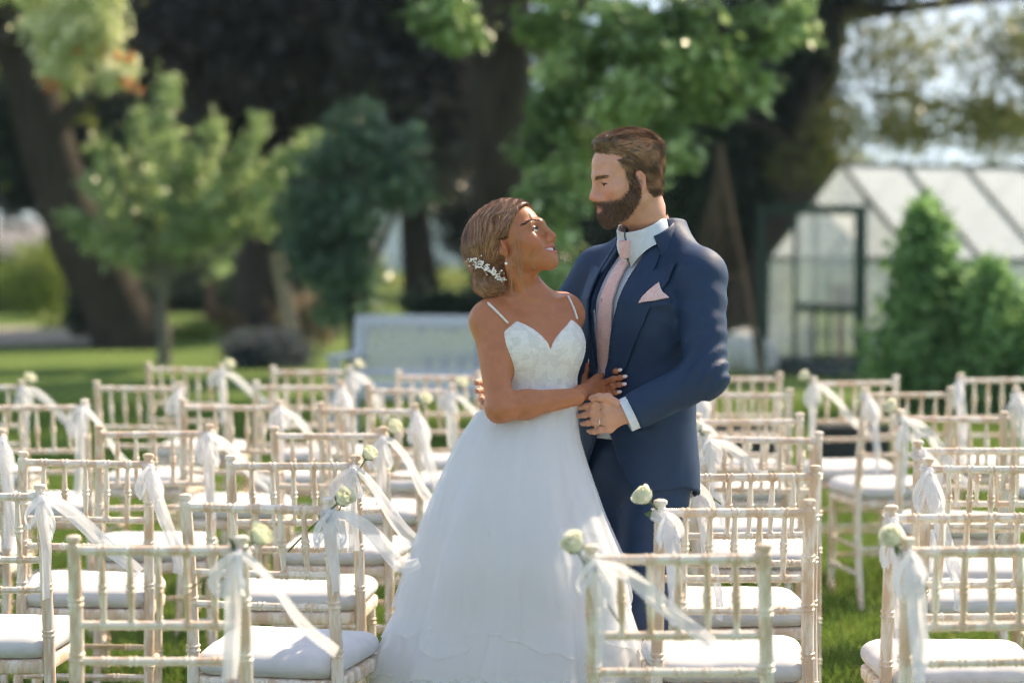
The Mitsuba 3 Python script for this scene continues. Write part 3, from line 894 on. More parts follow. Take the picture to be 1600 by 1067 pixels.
# thin olive foliage against the sky, upper right
tree('olive_tree', 'thin-leaved yellow-green tree against the bright sky above the greenhouse', 'tree', foot(1660, 31), at(1640, -120, 31), .22, .15,
     [(at(1652, 200, 31), at(x, y, 30.6), .08, .02) for x, y in ((1480, 150), (1540, 60), (1400, 210), (1345, 140))],
     [ell_px(1480, 180, 30.6, 130, 60, 1.0, 1250), ell_px(1400, 200, 30.6, 90, 45, .9, 850), ell_px(1570, 200, 30.6, 80, 55, 1.0, 1000), ell_px(1500, 75, 30.6, 140, 60, 1.0, 1050), ell_px(1380, 100, 30.6, 80, 66, .9, 760), ell_px(1310, 190, 31, 40, 60, .7, 560), ell_px(1290, 250, 31.5, 40, 34, .6, 700), ell_px(1590, 90, 30.6, 70, 90, .9, 900), ell_px(1240, 260, 31.5, 50, 46, .6, 900)],
     .10, OLIVE, 570, leaf='leaf_glossy', sub=60, flat=.6)
k = thing('hedge', 'olive green hedge behind the greenhouse', 'hedge')
m, c_ = leaf_cloud([ell_px(x, 335, 36, 34, 85, .7, 700) for x in range(1190, 1700, 42)], .14, OLIVE, 571, sub=16)
put(f'{k}__foliage', m, 'leaf_soft', color=c_)

# conifers in front of the greenhouse
for i, (x, Y, top, w, lab) in enumerate([(1447, 20.5, 318, 70, 'tall feathery green conifer in front of the greenhouse'), (1545, 20.2, 415, 70, 'shorter feathery green conifer right of the tall one'),
                                         (1625, 20.0, 480, 50, 'low green conifer at the right edge')]):
    s = FOC / Y
    yb = 346 + 1.6 * s
    cl = []
    for j, t in enumerate(np.linspace(.02, .97, 17)):
        y = yb + (top - yb) * t
        ww = w * (1 - t) ** .62 * (.85 + .3 * ((j * 7) % 5) / 5) + 5
        cl += [ell_px(x + q * ww * .55, y, Y + d, ww * .5, 20, ww / s * .5, int(18 + ww * 2.1)) for q, d in ((-1, .1), (1, -.1), (0, -.25), (0, .2))]
    tree('conifer', lab, 'conifer', foot(x, Y), at(x, top + 30, Y), .05, .012, [], cl, .105, CONIFER, 580 + i, leaf='leaf_soft', sub=5, flat=-.3, tight=1.35)

# planting in the left background
for i, (x, y, Y, a, b, c, lab) in enumerate([(300, 525, 33, 36, 20, LIME, 'low pale-flowered plant by the dark hedge'), (415, 552, 26.5, 60, 26, [(.06, .08, .09), (.10, .12, .14), (.15, .17, .19)], 'low blue-grey mound of lavender on the lawn'),
                                               (345, 510, 34, 30, 26, [(.12, .06, .05), (.2, .12, .08), (.25, .2, .1)], 'reddish low shrub under the copper beech'), (480, 500, 29, 34, 34, [(.2, .17, .12), (.3, .24, .16), (.4, .34, .26)], 'low shrub with faded pinkish blooms'),
                                               (60, 440, 40, 46, 54, LIME, 'bright yellow-green bush at the far left'), (110, 520, 36, 44, 22, LIME, 'low sunlit bush beside the gravel path'), (690, 478, 23, 52, 16, DARK, 'low dark clipped shrub behind the white bench'),
                                               (1165, 540, 27, 30, 22, DARK, 'low dark shrub left of the greenhouse')]):
    k = thing('garden_plant', lab, 'plant')
    m, c_ = leaf_cloud([ell_px(x + q * a * .5, y, Y, a * .6, b, .3, int(a * b * .5)) for q in (-1, 0, 1)], .08, c, 600 + i, sub=12)
    put(f'{k}__foliage', m, 'leaf_soft', color=c_)
    put(f'{k}__stem', cat([limb([p[0], p[1], -.03], p, .014, .006, 620 + i, n=5, sides=5) for p in (at(x + q * a * .5, y, Y) for q in (-1, 0, 1))]), 'bark', smooth=True)
xs = np.linspace(-16, -4.9, 24)
P = np.stack([np.stack([xs, np.full(24, y0) + .25 * np.sin(xs * .8), np.full(24, .012)], 1) for y0 in (30.8, 33.2, 36.5)])
put('gravel_path', sheet(P), 'gravel', smooth=True, kind='structure')
for x, y0, Y, w, mt, lab in [(127, 395, 33, .16, 'grey_timber', 'weathered grey-brown wooden post left of the leaning trunk'), (161, 425, 33.4, .11, 'red_timber', 'reddish wooden post beside the leaning trunk'),
                             (330, 440, 35, .10, 'red_timber', 'reddish wooden post under the young tree')]:
    p = at(x, y0, Y)
    put(thing('wooden_post', lab, 'post'), box([p[0] - w / 2, Y - w / 2, -.1], [p[0] + w / 2, Y + w / 2, p[2]], .012), mt)
a, b = foot(466, 28.0), at(432, 395, 28.0)
put(thing('leaning_board', 'pale grey leaning board by the blue-green shrub', 'board'), beam(a, b, .16, .05, (0, 1, 0), .006), 'grey_timber')

# cane wigwam behind the groom
k = thing('cane_wigwam', 'wigwam of thin bare canes tied at the top behind the groom', 'plant support')
Yw = 22.0
tip = at(1128, 250, Yw)
r = np.random.default_rng(5)
for i, x in enumerate([1030, 1048, 1064, 1080, 1096, 1112, 1130, 1150, 1172, 1196]):
    f = foot(x, Yw + .5 * math.sin(i * 2.1))
    f[2] = -.02
    e = tip + (tip - f) * .05 + r.normal(0, .03, 3)
    put(f'{k}__cane', tube([f, (f + e) / 2 + r.normal(0, .015, 3), e], .0065 if i != 9 else .022, 6), 'cane', smooth=True)
for z in (.6, 1.1, 1.6):
    t = z / tip[2]
    c = foot(1113, Yw) * (1 - t) + tip * t
    an = np.linspace(0, 2 * np.pi, 20)
    rad = .52 * (1 - t)
    put(f'{k}__tie', tube(np.stack([c[0] + rad * np.cos(an), c[1] + rad * np.sin(an), np.full(20, z)], 1), 0.004, 5), 'cane', smooth=True)

# ------------------------------------------------------------------ white bench
k = thing('garden_bench', 'white painted slatted garden bench standing on the lawn behind the chairs', 'bench')
Yq = 17.2
o = at(640, 500, Yq)
B = Frame([o[0] + .24, Yq, 0], rz(math.radians(-14)))


def pb(part, lo, hi, bev=.006, tilt=False, mt='bench_paint'):
    m = box(lo, hi, bev)
    if tilt:
        v = np.array(m.vertices)
        v[:, 1] += (v[:, 2] - .43) * .22
        m.vertices = v
    m.vertices = B.w(np.array(m.vertices))
    put(f'{k}__{part}', m, mt)


for s in (-1, 1):
    pb('back_leg', [s * .72 - .035, .20, 0], [s * .72 + .035, .26, .915], tilt=True)
    pb('front_leg', [s * .72 - .035, -.32, 0], [s * .72 + .035, -.25, .62])
    pb('armrest', [s * .72 - .045, -.37, .62], [s * .72 + .045, .25, .655])
    pb('side_rail', [s * .72 - .02, -.25, .36], [s * .72 + .02, .2, .42])
pb('top_rail', [-.685, .205, .835], [.685, .25, .92], tilt=True)
pb('lower_rail', [-.685, .205, .47], [.685, .25, .53], tilt=True)
for x in np.linspace(-.65, .65, 22):
    pb('back_slat', [x - .019, .215, .53], [x + .019, .24, .835], .003, tilt=True)
for y in np.linspace(-.28, .18, 6):
    pb('seat_slat', [-.70, y - .034, .425], [.70, y + .034, .447], .004)
pb('front_rail', [-.685, -.31, .35], [.685, -.28, .42])

# ------------------------------------------------------------------ greenhouse
k = thing('greenhouse', 'pale glazed greenhouse with dark green metal frame at the right', 'greenhouse')
ap = at(1313, 258, 25.0)
th = math.radians(32)
GH = Frame([ap[0], ap[1], 0], rz(th))          # x along the ridge away to the right, -y towards the lawn
HR, HE, HW, LEN, STEP = ap[2], 1.20, 1.2, 5.1, .85


def gb(part, a, b, w=.035, mt='green_frame', holder=None):
    return put(f'{holder or k}__{part}', beam(GH.w(a), GH.w(b), w, w, bevel=.004), mt)


def pane(corners, holder=None, part='pane', mt='wall_glass'):
    P = GH.w(np.array(corners, float))
    put(f'{holder or k}__{part}', trimesh.Trimesh(P, [[0, 1, 2], [0, 2, 3]] if len(P) == 4 else [[0, 1, 2]], process=False), mt)


gb('ridge', (-.03, 0, HR), (LEN, 0, HR), .06)
nb = int(LEN / STEP + .5) + 1
for s in (-1, 1):
    gb('eave', (-.03, s * HW, HE), (LEN, s * HW, HE), .05)
    gb('sill', (0, s * HW, .12), (LEN, s * HW, .12), .05)
    gb('wall_rail', (0, s * HW, .66), (LEN, s * HW, .66), .025)
    for i in range(nb):
        x = i * STEP
        gb('roof_bar', (x, s * .03, HR - .004), (x, s * (HW - .02), HE + .03), .045)
        gb('wall_bar', (x, s * HW, .14), (x, s * HW, HE - .03), .035)
        if i < nb - 1:
            e = .012
            pane([(x + .02, s * .02, HR - .012), (x + STEP - .02, s * .02, HR - .012), (x + STEP - .02, s * (HW - .01), HE + .012), (x + .02, s * (HW - .01), HE + .012)], mt='dusty_sky_glass')
            pane([(x + .02, s * (HW - .004), .68), (x + STEP - .02, s * (HW - .004), .68), (x + STEP - .02, s * (HW - .004), HE - .03), (x + .02, s * (HW - .004), HE - .03)])
            pane([(x + .02, s * (HW - .004), .15), (x + STEP - .02, s * (HW - .004), .15), (x + STEP - .02, s * (HW - .004), .645), (x + .02, s * (HW - .004), .645)])
for xg in (0, LEN):
    gb('gable_rail', (xg, -HW + .03, HE), (xg, HW - .03, HE), .03)
    gb('gable_sill', (xg, -HW + .03, .12), (xg, HW - .03, .12), .05)
    for y in (-.4, .4):
        gb('gable_bar', (xg, y, .14), (xg, y, HR - .36), .035)
    pane([(xg + .004, -HW + .05, HE + .02), (xg + .004, HW - .05, HE + .02), (xg + .004, 0, HR - .05)])
    for y0, y1 in ((-HW + .03, -.42), (.42, HW - .03)) + (((-.38, .38),) if xg else ()):
        pane([(xg + .004, y0, .15), (xg + .004, y1, .15), (xg + .004, y1, HE - .02), (xg + .004, y0, HE - .02)])
slab = box([-.1, -HW - .08, 0], [LEN + .1, HW + .08, .1], .01)
slab.vertices = GH.w(np.array(slab.vertices))
put(f'{k}__base', slab, 'slate')
# its door stands open, swung out from the gable towards the lawn
dk = f'{k}__door'
d0, d1 = at(1190, 340, 25.3), at(1342, 340, 24.2)
d0[2] = d1[2] = 0
zt = 1.76
ud = (d1 - d0) / np.linalg.norm(d1 - d0)
put(dk, cat([beam(d0 + [0, 0, .06], d0 + [0, 0, zt], .085, .05, ud, .006), beam(d1 + [0, 0, .06], d1 + [0, 0, zt], .085, .05, ud, .006), beam(d0 + ud * .045 + [0, 0, zt - .04], d1 - ud * .045 + [0, 0, zt - .04], .05, .085, bevel=.006)]), 'green_frame')
put(f'{dk}__rail', beam(d0 + ud * .5 + [0, 0, .72], d1 - ud * .05 + [0, 0, .72], .03, .08, bevel=.004), 'green_frame')
put(f'{dk}__rail', beam(d0 + ud * .5 + [0, 0, .08], d0 + ud * .5 + [0, 0, zt - .085], .05, .03, bevel=.004), 'green_frame')
q0, q1 = d0 + ud * .53, d1 - ud * .045
put(f'{dk}__pane', trimesh.Trimesh(np.array([q0 + [0, 0, .76], q1 + [0, 0, .76], q1 + [0, 0, zt - .085], q0 + [0, 0, zt - .085]]), [[0, 1, 2], [0, 2, 3]], process=False), 'wall_glass')
# staging and what stands in and by the greenhouse
ks = thing('staging_bench', 'pale slatted staging bench inside the greenhouse', 'bench')
for j in range(5):
    m = box([.35, .42 + j * .13, .70], [3.6, .53 + j * .13, .725], .004)
    m.vertices = GH.w(np.array(m.vertices))
    put(f'{ks}__slat', m, 'grey_timber')
for x in (.4, 1.9, 3.5):
    for y in (.46, .98):
        m = box([x - .025, y - .025, .1], [x + .025, y + .025, .698], .004)
        m.vertices = GH.w(np.array(m.vertices))
        put(f'{ks}__leg', m, 'grey_timber')
POT = [(0, 0), (.075, 0), (.10, .16), (.115, .16), (.115, .205), (.10, .205), (.095, .17), (.0, .165)]
for j, (x, y, z, mt, sc, lab) in enumerate([(.55, .62, .725, 'terracotta', 1.0, 'terracotta pot on the staging near the greenhouse door'), (.9, .75, .725, 'plastic_white', 1.1, 'white pot on the staging beside the terracotta pot'),
                                            (1.5, .66, .725, 'dark_board', 1.15, 'black pot on the staging in the greenhouse'), (.3, -.2, .1, 'dark_board', 1.9, 'large black pot on the greenhouse floor')]):
    put(thing('plant_pot', lab, 'pot'), lathe(np.array(POT) * sc, GH.w(np.array([x, y, z])), 18), mt, smooth=40)
for j, (x, y, Y, lab, sz) in enumerate([(1163, 545, 26.0, 'white sack slumped left of the greenhouse', (.24, .17, .24)), (1190, 555, 25.6, 'white sack beside the greenhouse gable', (.18, .15, .2))]):
    p = at(x, y, Y)
    m = trimesh.creation.icosphere(4, 1.0)
    v = np.array(m.vertices)
    v = np.sign(v) * np.abs(v) ** .8 * (1 + .22 * (meshkit.fbm(v * 2.3 + j * 7, 3) - .5)[:, None]) * sz
    v[:, 2] = np.maximum(v[:, 2], -sz[2] * .8)
    m.vertices = v + [p[0], p[1], sz[2] * .8]
    put(thing('white_sack', lab, 'sack'), m, 'plastic_white', smooth=True)
# low dark boarded boxes on the lawn at the right, behind the last chairs
for x0, x1, lab in [(1285, 1392, 'low dark box on the lawn behind the right block of chairs'), (1118, 1228, 'low dark box behind the right block, nearest the groom')]:
    a, b = at(x0, 650, 15.2), at(x1, 650, 15.2)
    kk = thing('dark_box', lab, 'planter')
    for j in range(3):
        put(f'{kk}__board', box([a[0], 15.2, .02 + j * .10], [b[0], 15.23, .112 + j * .10], .004), 'dark_board')
    put(f'{kk}__box', box([a[0] + .01, 15.232, -.02], [b[0] - .01, 15.62, .30], .006), 'dark_board')


# ------------------------------------------------------------------ people
mat('skin', VC, 0.38, 0.42, sheen=0.15)
mat('hair_strand', VC, 0.30, 0.6)
mat('eye_white', (0.62, 0.60, 0.58), 0.15, 0.5)
mat('eye_dark', (0.022, 0.013, 0.009), 0.12, 0.6)
mat('teeth', (0.78, 0.75, 0.70), 0.2, 0.5)
mat('pearl', (0.82, 0.80, 0.76), 0.2, 0.6)
mat('nail_white', (0.75, 0.70, 0.68), 0.25, 0.5)
mat('nail_pink', (0.60, 0.38, 0.31), 0.3, 0.5)
mat('silver', (0.75, 0.72, 0.68), 0.25, 0.5, metallic=0.9)


def weave(p, n, uv):
    return mikit.fbm(p.x * 420, p.y * 420, p.z * 900, 2) * .6 + mikit.fbm(p.x * 26, p.y * 26, p.z * 26, 2) * .4


mat('suit_navy', mikit.proc(lambda p, n, uv: mikit.mix((0.006, 0.021, 0.058), (0.013, 0.040, 0.098), weave(p, n, uv))), 0.62, 0.4, sheen=0.25, sheen_tint=0.6)
mat('suit_dark', (0.006, 0.010, 0.018), 0.7, 0.3)
mat('shirt_cloth', mikit.proc(lambda p, n, uv: mikit.mix((0.56, 0.63, 0.72), (0.66, 0.72, 0.80), weave(p, n, uv))), 0.75, 0.2)
mat('waistcoat_cloth', mikit.proc(lambda p, n, uv: mikit.mix((0.40, 0.46, 0.51), (0.50, 0.55, 0.59), weave(p, n, uv))), 0.75, 0.2)


def tie_pat(p, n, uv):
    a = mikit.fbm(p.x * 170, p.y * 170, p.z * 170, 2)
    return mikit.mix((0.68, 0.45, 0.42), (0.73, 0.52, 0.49), mikit.smoothstep(.40, .58, a))


mat('tie_silk', mikit.proc(tie_pat), 0.5, 0.4, sheen=0.3)


def lace(p, n, uv):
    u = p.x * .8 + p.y * .6
    m = mikit.fbm(u * 62, p.z * 62, 0, 2)                      # sprigs
    v = mikit.fbm(u * 260, p.z * 260, 4, 2)                    # threads
    ring = mikit.smoothstep(.0, .07, dr.abs(m - .5))
    return mikit.smoothstep(.46, .56, m) * .35 + (1 - ring) * .25 + v * .5


scene['lace_satin'] = {'type': 'twosided', 'bsdf': {'type': 'bumpmap', 'tex': mikit.proc(lace, eps=6e-4), 'scale': 0.0006,
                                                   'bsdf': {'type': 'principled', 'base_color': mikit.proc(lambda p, n, uv: mikit.mix((0.60, 0.60, 0.58), (0.80, 0.80, 0.78), lace(p, n, uv))), 'roughness': 0.5, 'specular': 0.35}}}
thin('dress_lining', (0.84, 0.85, 0.85), 0.6, 0.5)
thin('tulle', (0.88, 0.90, 0.92), 0.6, 0.85, 0.5)


def column_prim(F, rows, n_exp=2.2):
    """A body column in a frame: rows of (z, centre x, centre y, half width, half depth)."""
    rows = np.array(sorted(rows), np.float64)

    def fn(q):
        z = q[:, 2]
        cx, cy, a, b = (np.interp(z, rows[:, 0], rows[:, k]).astype(q.dtype) for k in (1, 2, 3, 4))
        u, v = np.abs(q[:, 0] - cx) / a, np.abs(q[:, 1] - cy) / b
        k0 = (u ** n_exp + v ** n_exp) ** (1 / n_exp)
        d = (k0 - 1) * np.minimum(a, b)
        return np.maximum(d, np.maximum(rows[0, 0] - z, z - rows[-1, 0])).astype(q.dtype)
    p = F.tri(fn)
    c = np.array([[x, y, z] for z, cx, cy, a, b in rows for x in (cx - a, cx + a) for y in (cy - b, cy + b)])
    c = F.w(c)
    p.lo, p.hi = c.min(0), c.max(0)
    return p


def head_solid(S, H, k, male, open_mouth, lid):
    """Adds a head in frame H (scaled by k): x to the person's left, y to the back, z up, origin between the ears at eye level."""
    c = lambda *v: np.array(v) * k
    S.add(H.ell(c(0, .013, .032), c(.077, .099, .086)), .02)
    S.add(H.ell(c(0, -.030, -.035), c(.064, .062, .082) if male else c(.056, .058, .070)), .03)
    if male:
        S.add(H.ell(c(0, -.045, .050), c(.056, .048, .045)), .03)
    for s in (-1, 1):
        S.add(H.cone(c(s * (.052 if male else .044), .000, -.064 if male else -.052), c(s * .012, -.070, -.101 if male else -.095), (.020 if male else .016) * k, (.016 if male else .014) * k), .03)
        S.add(H.cone(c(s * .010, -.089, .020), c(s * .044, -.076, .020), (.0115 if male else .009) * k, .010 * k), .018)
        S.add(H.ball(c(s * .045, -.064, -.026), .021 * k), .03)
    S.add(H.ball(c(0, -.079, -.104 if male else -.099), (.020 if male else .0150) * k), .025)
    S.add(H.ell(c(0, -.083 if male else -.079, -.068), c(.030, .022, .028 if male else .024)), .02)          # muzzle
    for s in (-1, 1):
        S.cut(H.ball(c(s * .033, -.103, .001), .0155 * k), .016 * k)
        S.add(H.ball(c(s * .032, -.0765, .000), .0138 * k), .005 * k)
    tip = c(0, -.1165, -.036) if male else c(0, -.1135, -.033)
    S.add(H.cone(c(0, -.090, .014), tip, .0075 * k, .0098 * k), .020 * k)
    for s in (-1, 1):
        S.add(H.ball(c(s * .0125, -.101, -.041), .0082 * k), .016 * k)
        S.cut(H.ball(c(s * .0075, -.108, -.0505), .0038 * k), .004 * k)
        # the lid opening
        S.cut(H.ell(c(s * .0325, -.0925, -.0015 + (0 if lid > .5 else -.002)), c(.0150, .011, .0066 * lid)), .001)
    # lips
    if open_mouth:                                   # a wide smile
        path = [(0, -.0990, -.0690), (.016, -.0945, -.0672), (.0285, -.0815, -.0610)]
        for s in (-1, 1):
            S.add(H.ball(c(s * .040, -.071, -.040), .014 * k), .02 * k)
            P_ = [np.array([s * x, y, z]) for x, y, z in path]
            for a, b, r0, r1 in ((0, 1, .0050, .0044), (1, 2, .0044, .0024)):
                S.add(H.cone(c(*(P_[a] + [0, -.0010, .0075 - .003 * a])), c(*(P_[b] + [0, -.0005, .0075 - .003 * b])), r0 * k, r1 * k), .005 * k)
                S.add(H.cone(c(*(P_[a] + [0, -.0005, -.0095 + .004 * a])), c(*(P_[b] + [0, .0, -.0095 + .004 * b])), (r0 + .0012) * k, r1 * k), .005 * k)
        for s in (-1, 1):
            P_ = [np.array([s * x, y, z]) for x, y, z in path]
            for a, b, r0, r1 in ((0, 1, .0062, .0056), (1, 2, .0056, .0020)):
                S.cut(H.cone(c(*(P_[a] + [0, -.0030, 0])), c(*(P_[b] + [0, -.0030, 0])), r0 * k, r1 * k), .0015 * k)
                S.cut(H.cone(c(*(P_[a] + [0, .0020, 0])), c(*(P_[b] + [0, .0020, 0])), r0 * k, r1 * k), .0015 * k)
    else:
        w = .022
        for s in (-1, 1):
            S.add(H.cone(c(0, -.1015, -.0635), c(s * w, -.0875, -.0685), .0050 * k, .0028 * k), .006 * k)
            S.add(H.cone(c(0, -.1005, -.0765), c(s * w * .92, -.0870, -.0705), .0062 * k, .0030 * k), .006 * k)
        for s in (-1, 1):
            S.cut(H.cone(c(0, -.1085, -.0700), c(s * .021, -.0955, -.0697), .0024 * k, .0012 * k), .003 * k)
    # ears
    for s in (-1, 1):
        E = Frame(H.w(c(s * .0775, .006 if male else .012, -.014)), H.R @ rz(s * .60) @ rx(-.12))
        S.add(E.ell(c(0, 0, 0), c(.0085, .0215, .0350) if male else c(.0080, .0165, .0305)), .008 * k)
        S.cut(E.ell(c(s * .0085, -.002, .004), c(.0068, .0105, .0195)), .003 * k)
        S.add(E.cone(c(s * .0055, .0155, .012), c(s * .0055, .0125, -.014), .0034 * k), .005 * k)
        S.add(E.cone(c(s * .0055, .0155, .012), c(s * .0055, -.004, .0285), .0034 * k), .005 * k)
        S.add(E.cone(c(s * .003, -.013, .000), c(s * .003, -.012, -.010), .0035 * k), .005 * k)


def mixc(a, b, t):
    return np.asarray(a) * (1 - t[:, None]) + np.asarray(b) * t[:, None]


def sstep(a, b, x):
    t = np.clip((x - a) / (b - a), 0, 1)
    return t * t * (3 - 2 * t)


def face_colours(V, H, k, base, blush, lip, extra=None):
    q = (V - H.o) @ H.R / k
    n = meshkit.fbm(V * 55, 3, seed=4)
    C = np.array(base)[None] * (.88 + .24 * n)[:, None]
    near = 1 - sstep(.15, .2, np.linalg.norm(q, axis=1))
    ax = np.abs(q[:, 0])
    ch = np.exp(-(((ax - .047) / .02) ** 2 + ((q[:, 2] + .03) / .02) ** 2)) * (q[:, 1] < -.02)
    no = np.exp(-((ax / .014) ** 2 + ((q[:, 2] + .036) / .014) ** 2)) * (q[:, 1] < -.095)
    ear = np.exp(-(((ax - .082) / .012) ** 2)) * (np.abs(q[:, 2] + .014) < .036) * (np.abs(q[:, 1] - .01) < .03)
    C = mixc(C, blush, np.clip(.55 * ch + .6 * no + .5 * ear, 0, 1) * near)
    lx, lz = ax / .0285, (q[:, 2] + .0705 - .22 * ax * (1 if lip[1] else 0))
    lp = (1 - sstep(.75, 1.05, np.sqrt((lx * (.8 if lip[1] else 1)) ** 2 + (lz / (.0165 if lip[1] else .0115)) ** 2))) * (q[:, 1] < -.072)
    C = mixc(C, lip[0], lp * near * lip[2])
    if extra is not None:
        C = extra(C, q, near)
    return C


def strands(f, H, start, flow, length, steps, r, lift, seed, jitter=.25, taper=True, offset=.002):
    """Hairs traced over the surface f = 0 from the points start along flow(local position)."""
    g = np.random.default_rng(seed)
    p = np.array(start)
    n = len(p)
    L = length * g.uniform(.6, 1.25, n)[:, None]
    jit = g.normal(0, jitter, (n, 3))
    out = []
    lf = g.uniform(.2, 1.0, n)
    for i in range(steps):
        t = i / (steps - 1)
        out.append(p + grad(f, p) * (lift * lf * math.sin(math.pi * min(1, t * 1.15)))[:, None])
        d = flow((p - H.o) @ H.R) @ H.R.T + jit * .35 + g.normal(0, jitter * .15, (n, 3))
        N = grad(f, p)
        d = d - (d * N).sum(1, keepdims=True) * N
        d /= np.linalg.norm(d, axis=1, keepdims=True) + 1e-9
        p = p + d * L / steps
        p = p - (f(p) - offset)[:, None] * grad(f, p)
    P = np.stack(out, 1)
    R = np.full((n, steps), r) * g.uniform(.7, 1.3, (n, 1))
    if taper:
        R = R * np.linspace(1, .35, steps)
    return tubes(P, R, 3), n, steps


def strand_colours(n, steps, cols, seed, pos=None):
    g = np.random.default_rng(seed)
    t = g.beta(1.6, 2.2, n)
    if pos is not None:                               # lighter and darker locks, the palest painting in sunlit streaks
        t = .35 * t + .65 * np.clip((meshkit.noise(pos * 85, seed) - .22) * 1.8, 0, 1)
    t = np.clip(t, 0, 1) * (len(cols) - 1)
    cols = np.array(cols, float)
    i = np.minimum(t.astype(int), len(cols) - 2)
    C = cols[i] * (1 - (t - i))[:, None] + cols[i + 1] * (t - i)[:, None]
    return np.repeat(C, steps * 3, 0)


def mesh_boxes(S, boxes):
    return cat([nets(S, lo, hi, h) for lo, hi, h in boxes])


def finger(S, pts, r0, r1, k=.004):
    F0 = Frame()
    pts = np.asarray(pts)
    rr = np.linspace(r0, r1, len(pts))
    for a, b, x, y in zip(pts, pts[1:], rr, rr[1:]):
        S.add(F0.cone(a, b, x, y), k)
    for q, x in zip(pts[1:-1], rr[1:-1]):
        S.add(F0.ball(q, x * 1.06), k)


def nail(tipp, prev, toward, size=.0058):
    """A small nail plate on the side of the finger tip that faces toward."""
    d = (tipp - prev) / np.linalg.norm(tipp - prev)
    n = toward - (toward @ d) * d
    n /= np.linalg.norm(n)
    m = trimesh.creation.icosphere(2, 1.0)
    M = np.eye(4)
    M[:3, 0], M[:3, 1], M[:3, 2], M[:3, 3] = np.cross(d, n) * size * .8, d * size * 1.35, n * size * .38, tipp + d * .0012 + n * size * .98
    m.apply_transform(M)
    return m


# ================================================================== the groom
GT = Frame([.374, 6.70, 0], rz(math.radians(-47)))
KG = .95
GH_ = Frame(at(980, 278, 6.63), rz(math.radians(-71)) @ rx(math.radians(11)))
gs_l, gs_r = GT.w([.200, .005, 1.452]), GT.w([-.196, .005, 1.452])
ge_l, gw_l = at(1102, 588, 6.45), at(986, 645, 6.435)
ge_r, gw_r = np.array([.06, 6.86, 1.19]), at(806, 612, 6.62)
g_neck = GT.w([.0, .030, 1.53])

# jacket: torso, skirt and sleeves in one piece of cloth
TROWS = [(.80, -.05, .005, .200, .150), (.92, -.05, .005, .198, .146), (1.05, -.05, .0, .190, .138), (1.14, -.045, -.002, .186, .135), (1.28, -.02, 0, .200, .140), (1.38, 0, .0, .200, .136), (1.46, 0, .012, .170, .108), (1.535, 0, .028, .108, .082), (1.60, 0, .038, .080, .070)]
J = Solid()
J.add(column_prim(GT, TROWS, 2.3), .0)
for s, sh in ((1, gs_l), (-1, gs_r)):
    J.add(GT.cone([s * .045, .034, 1.558], [s * .165, .012, 1.480], .040, .047), .05)
J.add(Frame().ball(gs_l, .062), .06).add(Frame().ball(gs_r, .062), .06)
J.add(GT.ell([0, -.05, 1.34], [.150, .088, .12]), .06)
A = Solid()
W0 = Frame()
for sh, el, wr in ((gs_l, ge_l, gw_l), (gs_r, ge_r, gw_r)):
    end = wr + (el - wr) / np.linalg.norm(el - wr) * .012
    A.add(W0.cone(sh, el, .070, .058), .03)
    A.add(W0.cone(el, end, .058, .050), .025)
CUT = [(wr - (wr - el) / np.linalg.norm(wr - el) * .004, (wr - el) / np.linalg.norm(wr - el)) for el, wr in ((ge_l, gw_l), (ge_r, gw_r))]
ju = (ge_l - gs_l) / np.linalg.norm(ge_l - gs_l)
jf = (gw_l - ge_l) / np.linalg.norm(gw_l - ge_l)


def cloth_folds(p):
    """Creases: sharp diagonal folds round the bent elbow, soft drag lines on the body."""
    q = p.astype(np.float64)
    de = np.linalg.norm(q - ge_l, axis=1)
    we = np.exp(-(de / .125) ** 2)
    v = (q - ge_l) @ (ju * .9 - jf * .55)
    n1 = meshkit.noise(q * [7, 7, 7], 3)
    fold = np.abs(((v * 26 + n1 * 1.7) % 1.0) - .5) * 2
    ws = np.exp(-((np.linalg.norm(q - gs_l - ju * .11, axis=1)) / .10) ** 2)
    f2 = np.abs((((q @ np.array([.5, .1, .86])) * 17 + n1 * 1.6) % 1.0) - .5) * 2
    body = meshkit.fbm(q * [8, 8, 3.5], 3, seed=6) - .5
    L = (q - GT.o) @ GT.R
    pull = np.abs(((np.arctan2(L[:, 2] - 1.13, L[:, 0] + .16) * 5.0 + n1 * .9) % 1.0) - .5) * 2
    wp = np.exp(-(((L[:, 0] + .05) / .11) ** 2 + ((L[:, 2] - 1.10) / .10) ** 2)) * (L[:, 1] < 0)
    return (.010 * we * (fold - .5) + .008 * ws * (f2 - .5) * (1 - we) + .007 * body + .005 * wp * (pull - .5)).astype(p.dtype)


jt, ja = J.fn(), A.fn()
VB = (-.035, 1.125)          # where the fronts meet (local x, z)


def jacket_fn(p):
    L = GT.l(p)
    t = jt(p)
    hem = .850 + .02 * np.sin(L[:, 0] * 9) - np.clip(L[:, 1], 0, .2) * .25
    inner = t + .011
    d = np.maximum(t, -np.where(L[:, 2] < 1.10, inner, 1.0).astype(p.dtype))
    d = np.maximum(d, (hem - L[:, 2]).astype(p.dtype))
    x, z = L[:, 0] - VB[0], L[:, 2] - VB[1]
    front = L[:, 1] + .035
    # the open V above the button and the rounded fronts below it
    half = np.interp(z, [0, .10, .25, .36, .42], [.0, .030, .060, .066, .055])
    v = np.maximum(np.maximum(np.abs(x - .035 * np.clip(z / .4, 0, 1)) - half, -z), front)
    low = np.maximum(np.maximum(np.abs(x) - np.clip(-z - .02, 0, 1) ** 1.5 * .85, z + .02), front)
    d = -smin(-d, np.minimum(v, low).astype(p.dtype), .004)
    d = np.maximum(d, -(np.linalg.norm(L - np.array([0, .012, 1.606], p.dtype), axis=1) - .068))
    a = ja(p)
    for c0, n0 in CUT:
        q = p - c0.astype(p.dtype)
        a = np.maximum(a, np.where((q * q).sum(1) < .0256, q @ n0.astype(p.dtype), -1.0).astype(p.dtype))
    return smin(d, a, .022) + cloth_folds(p)


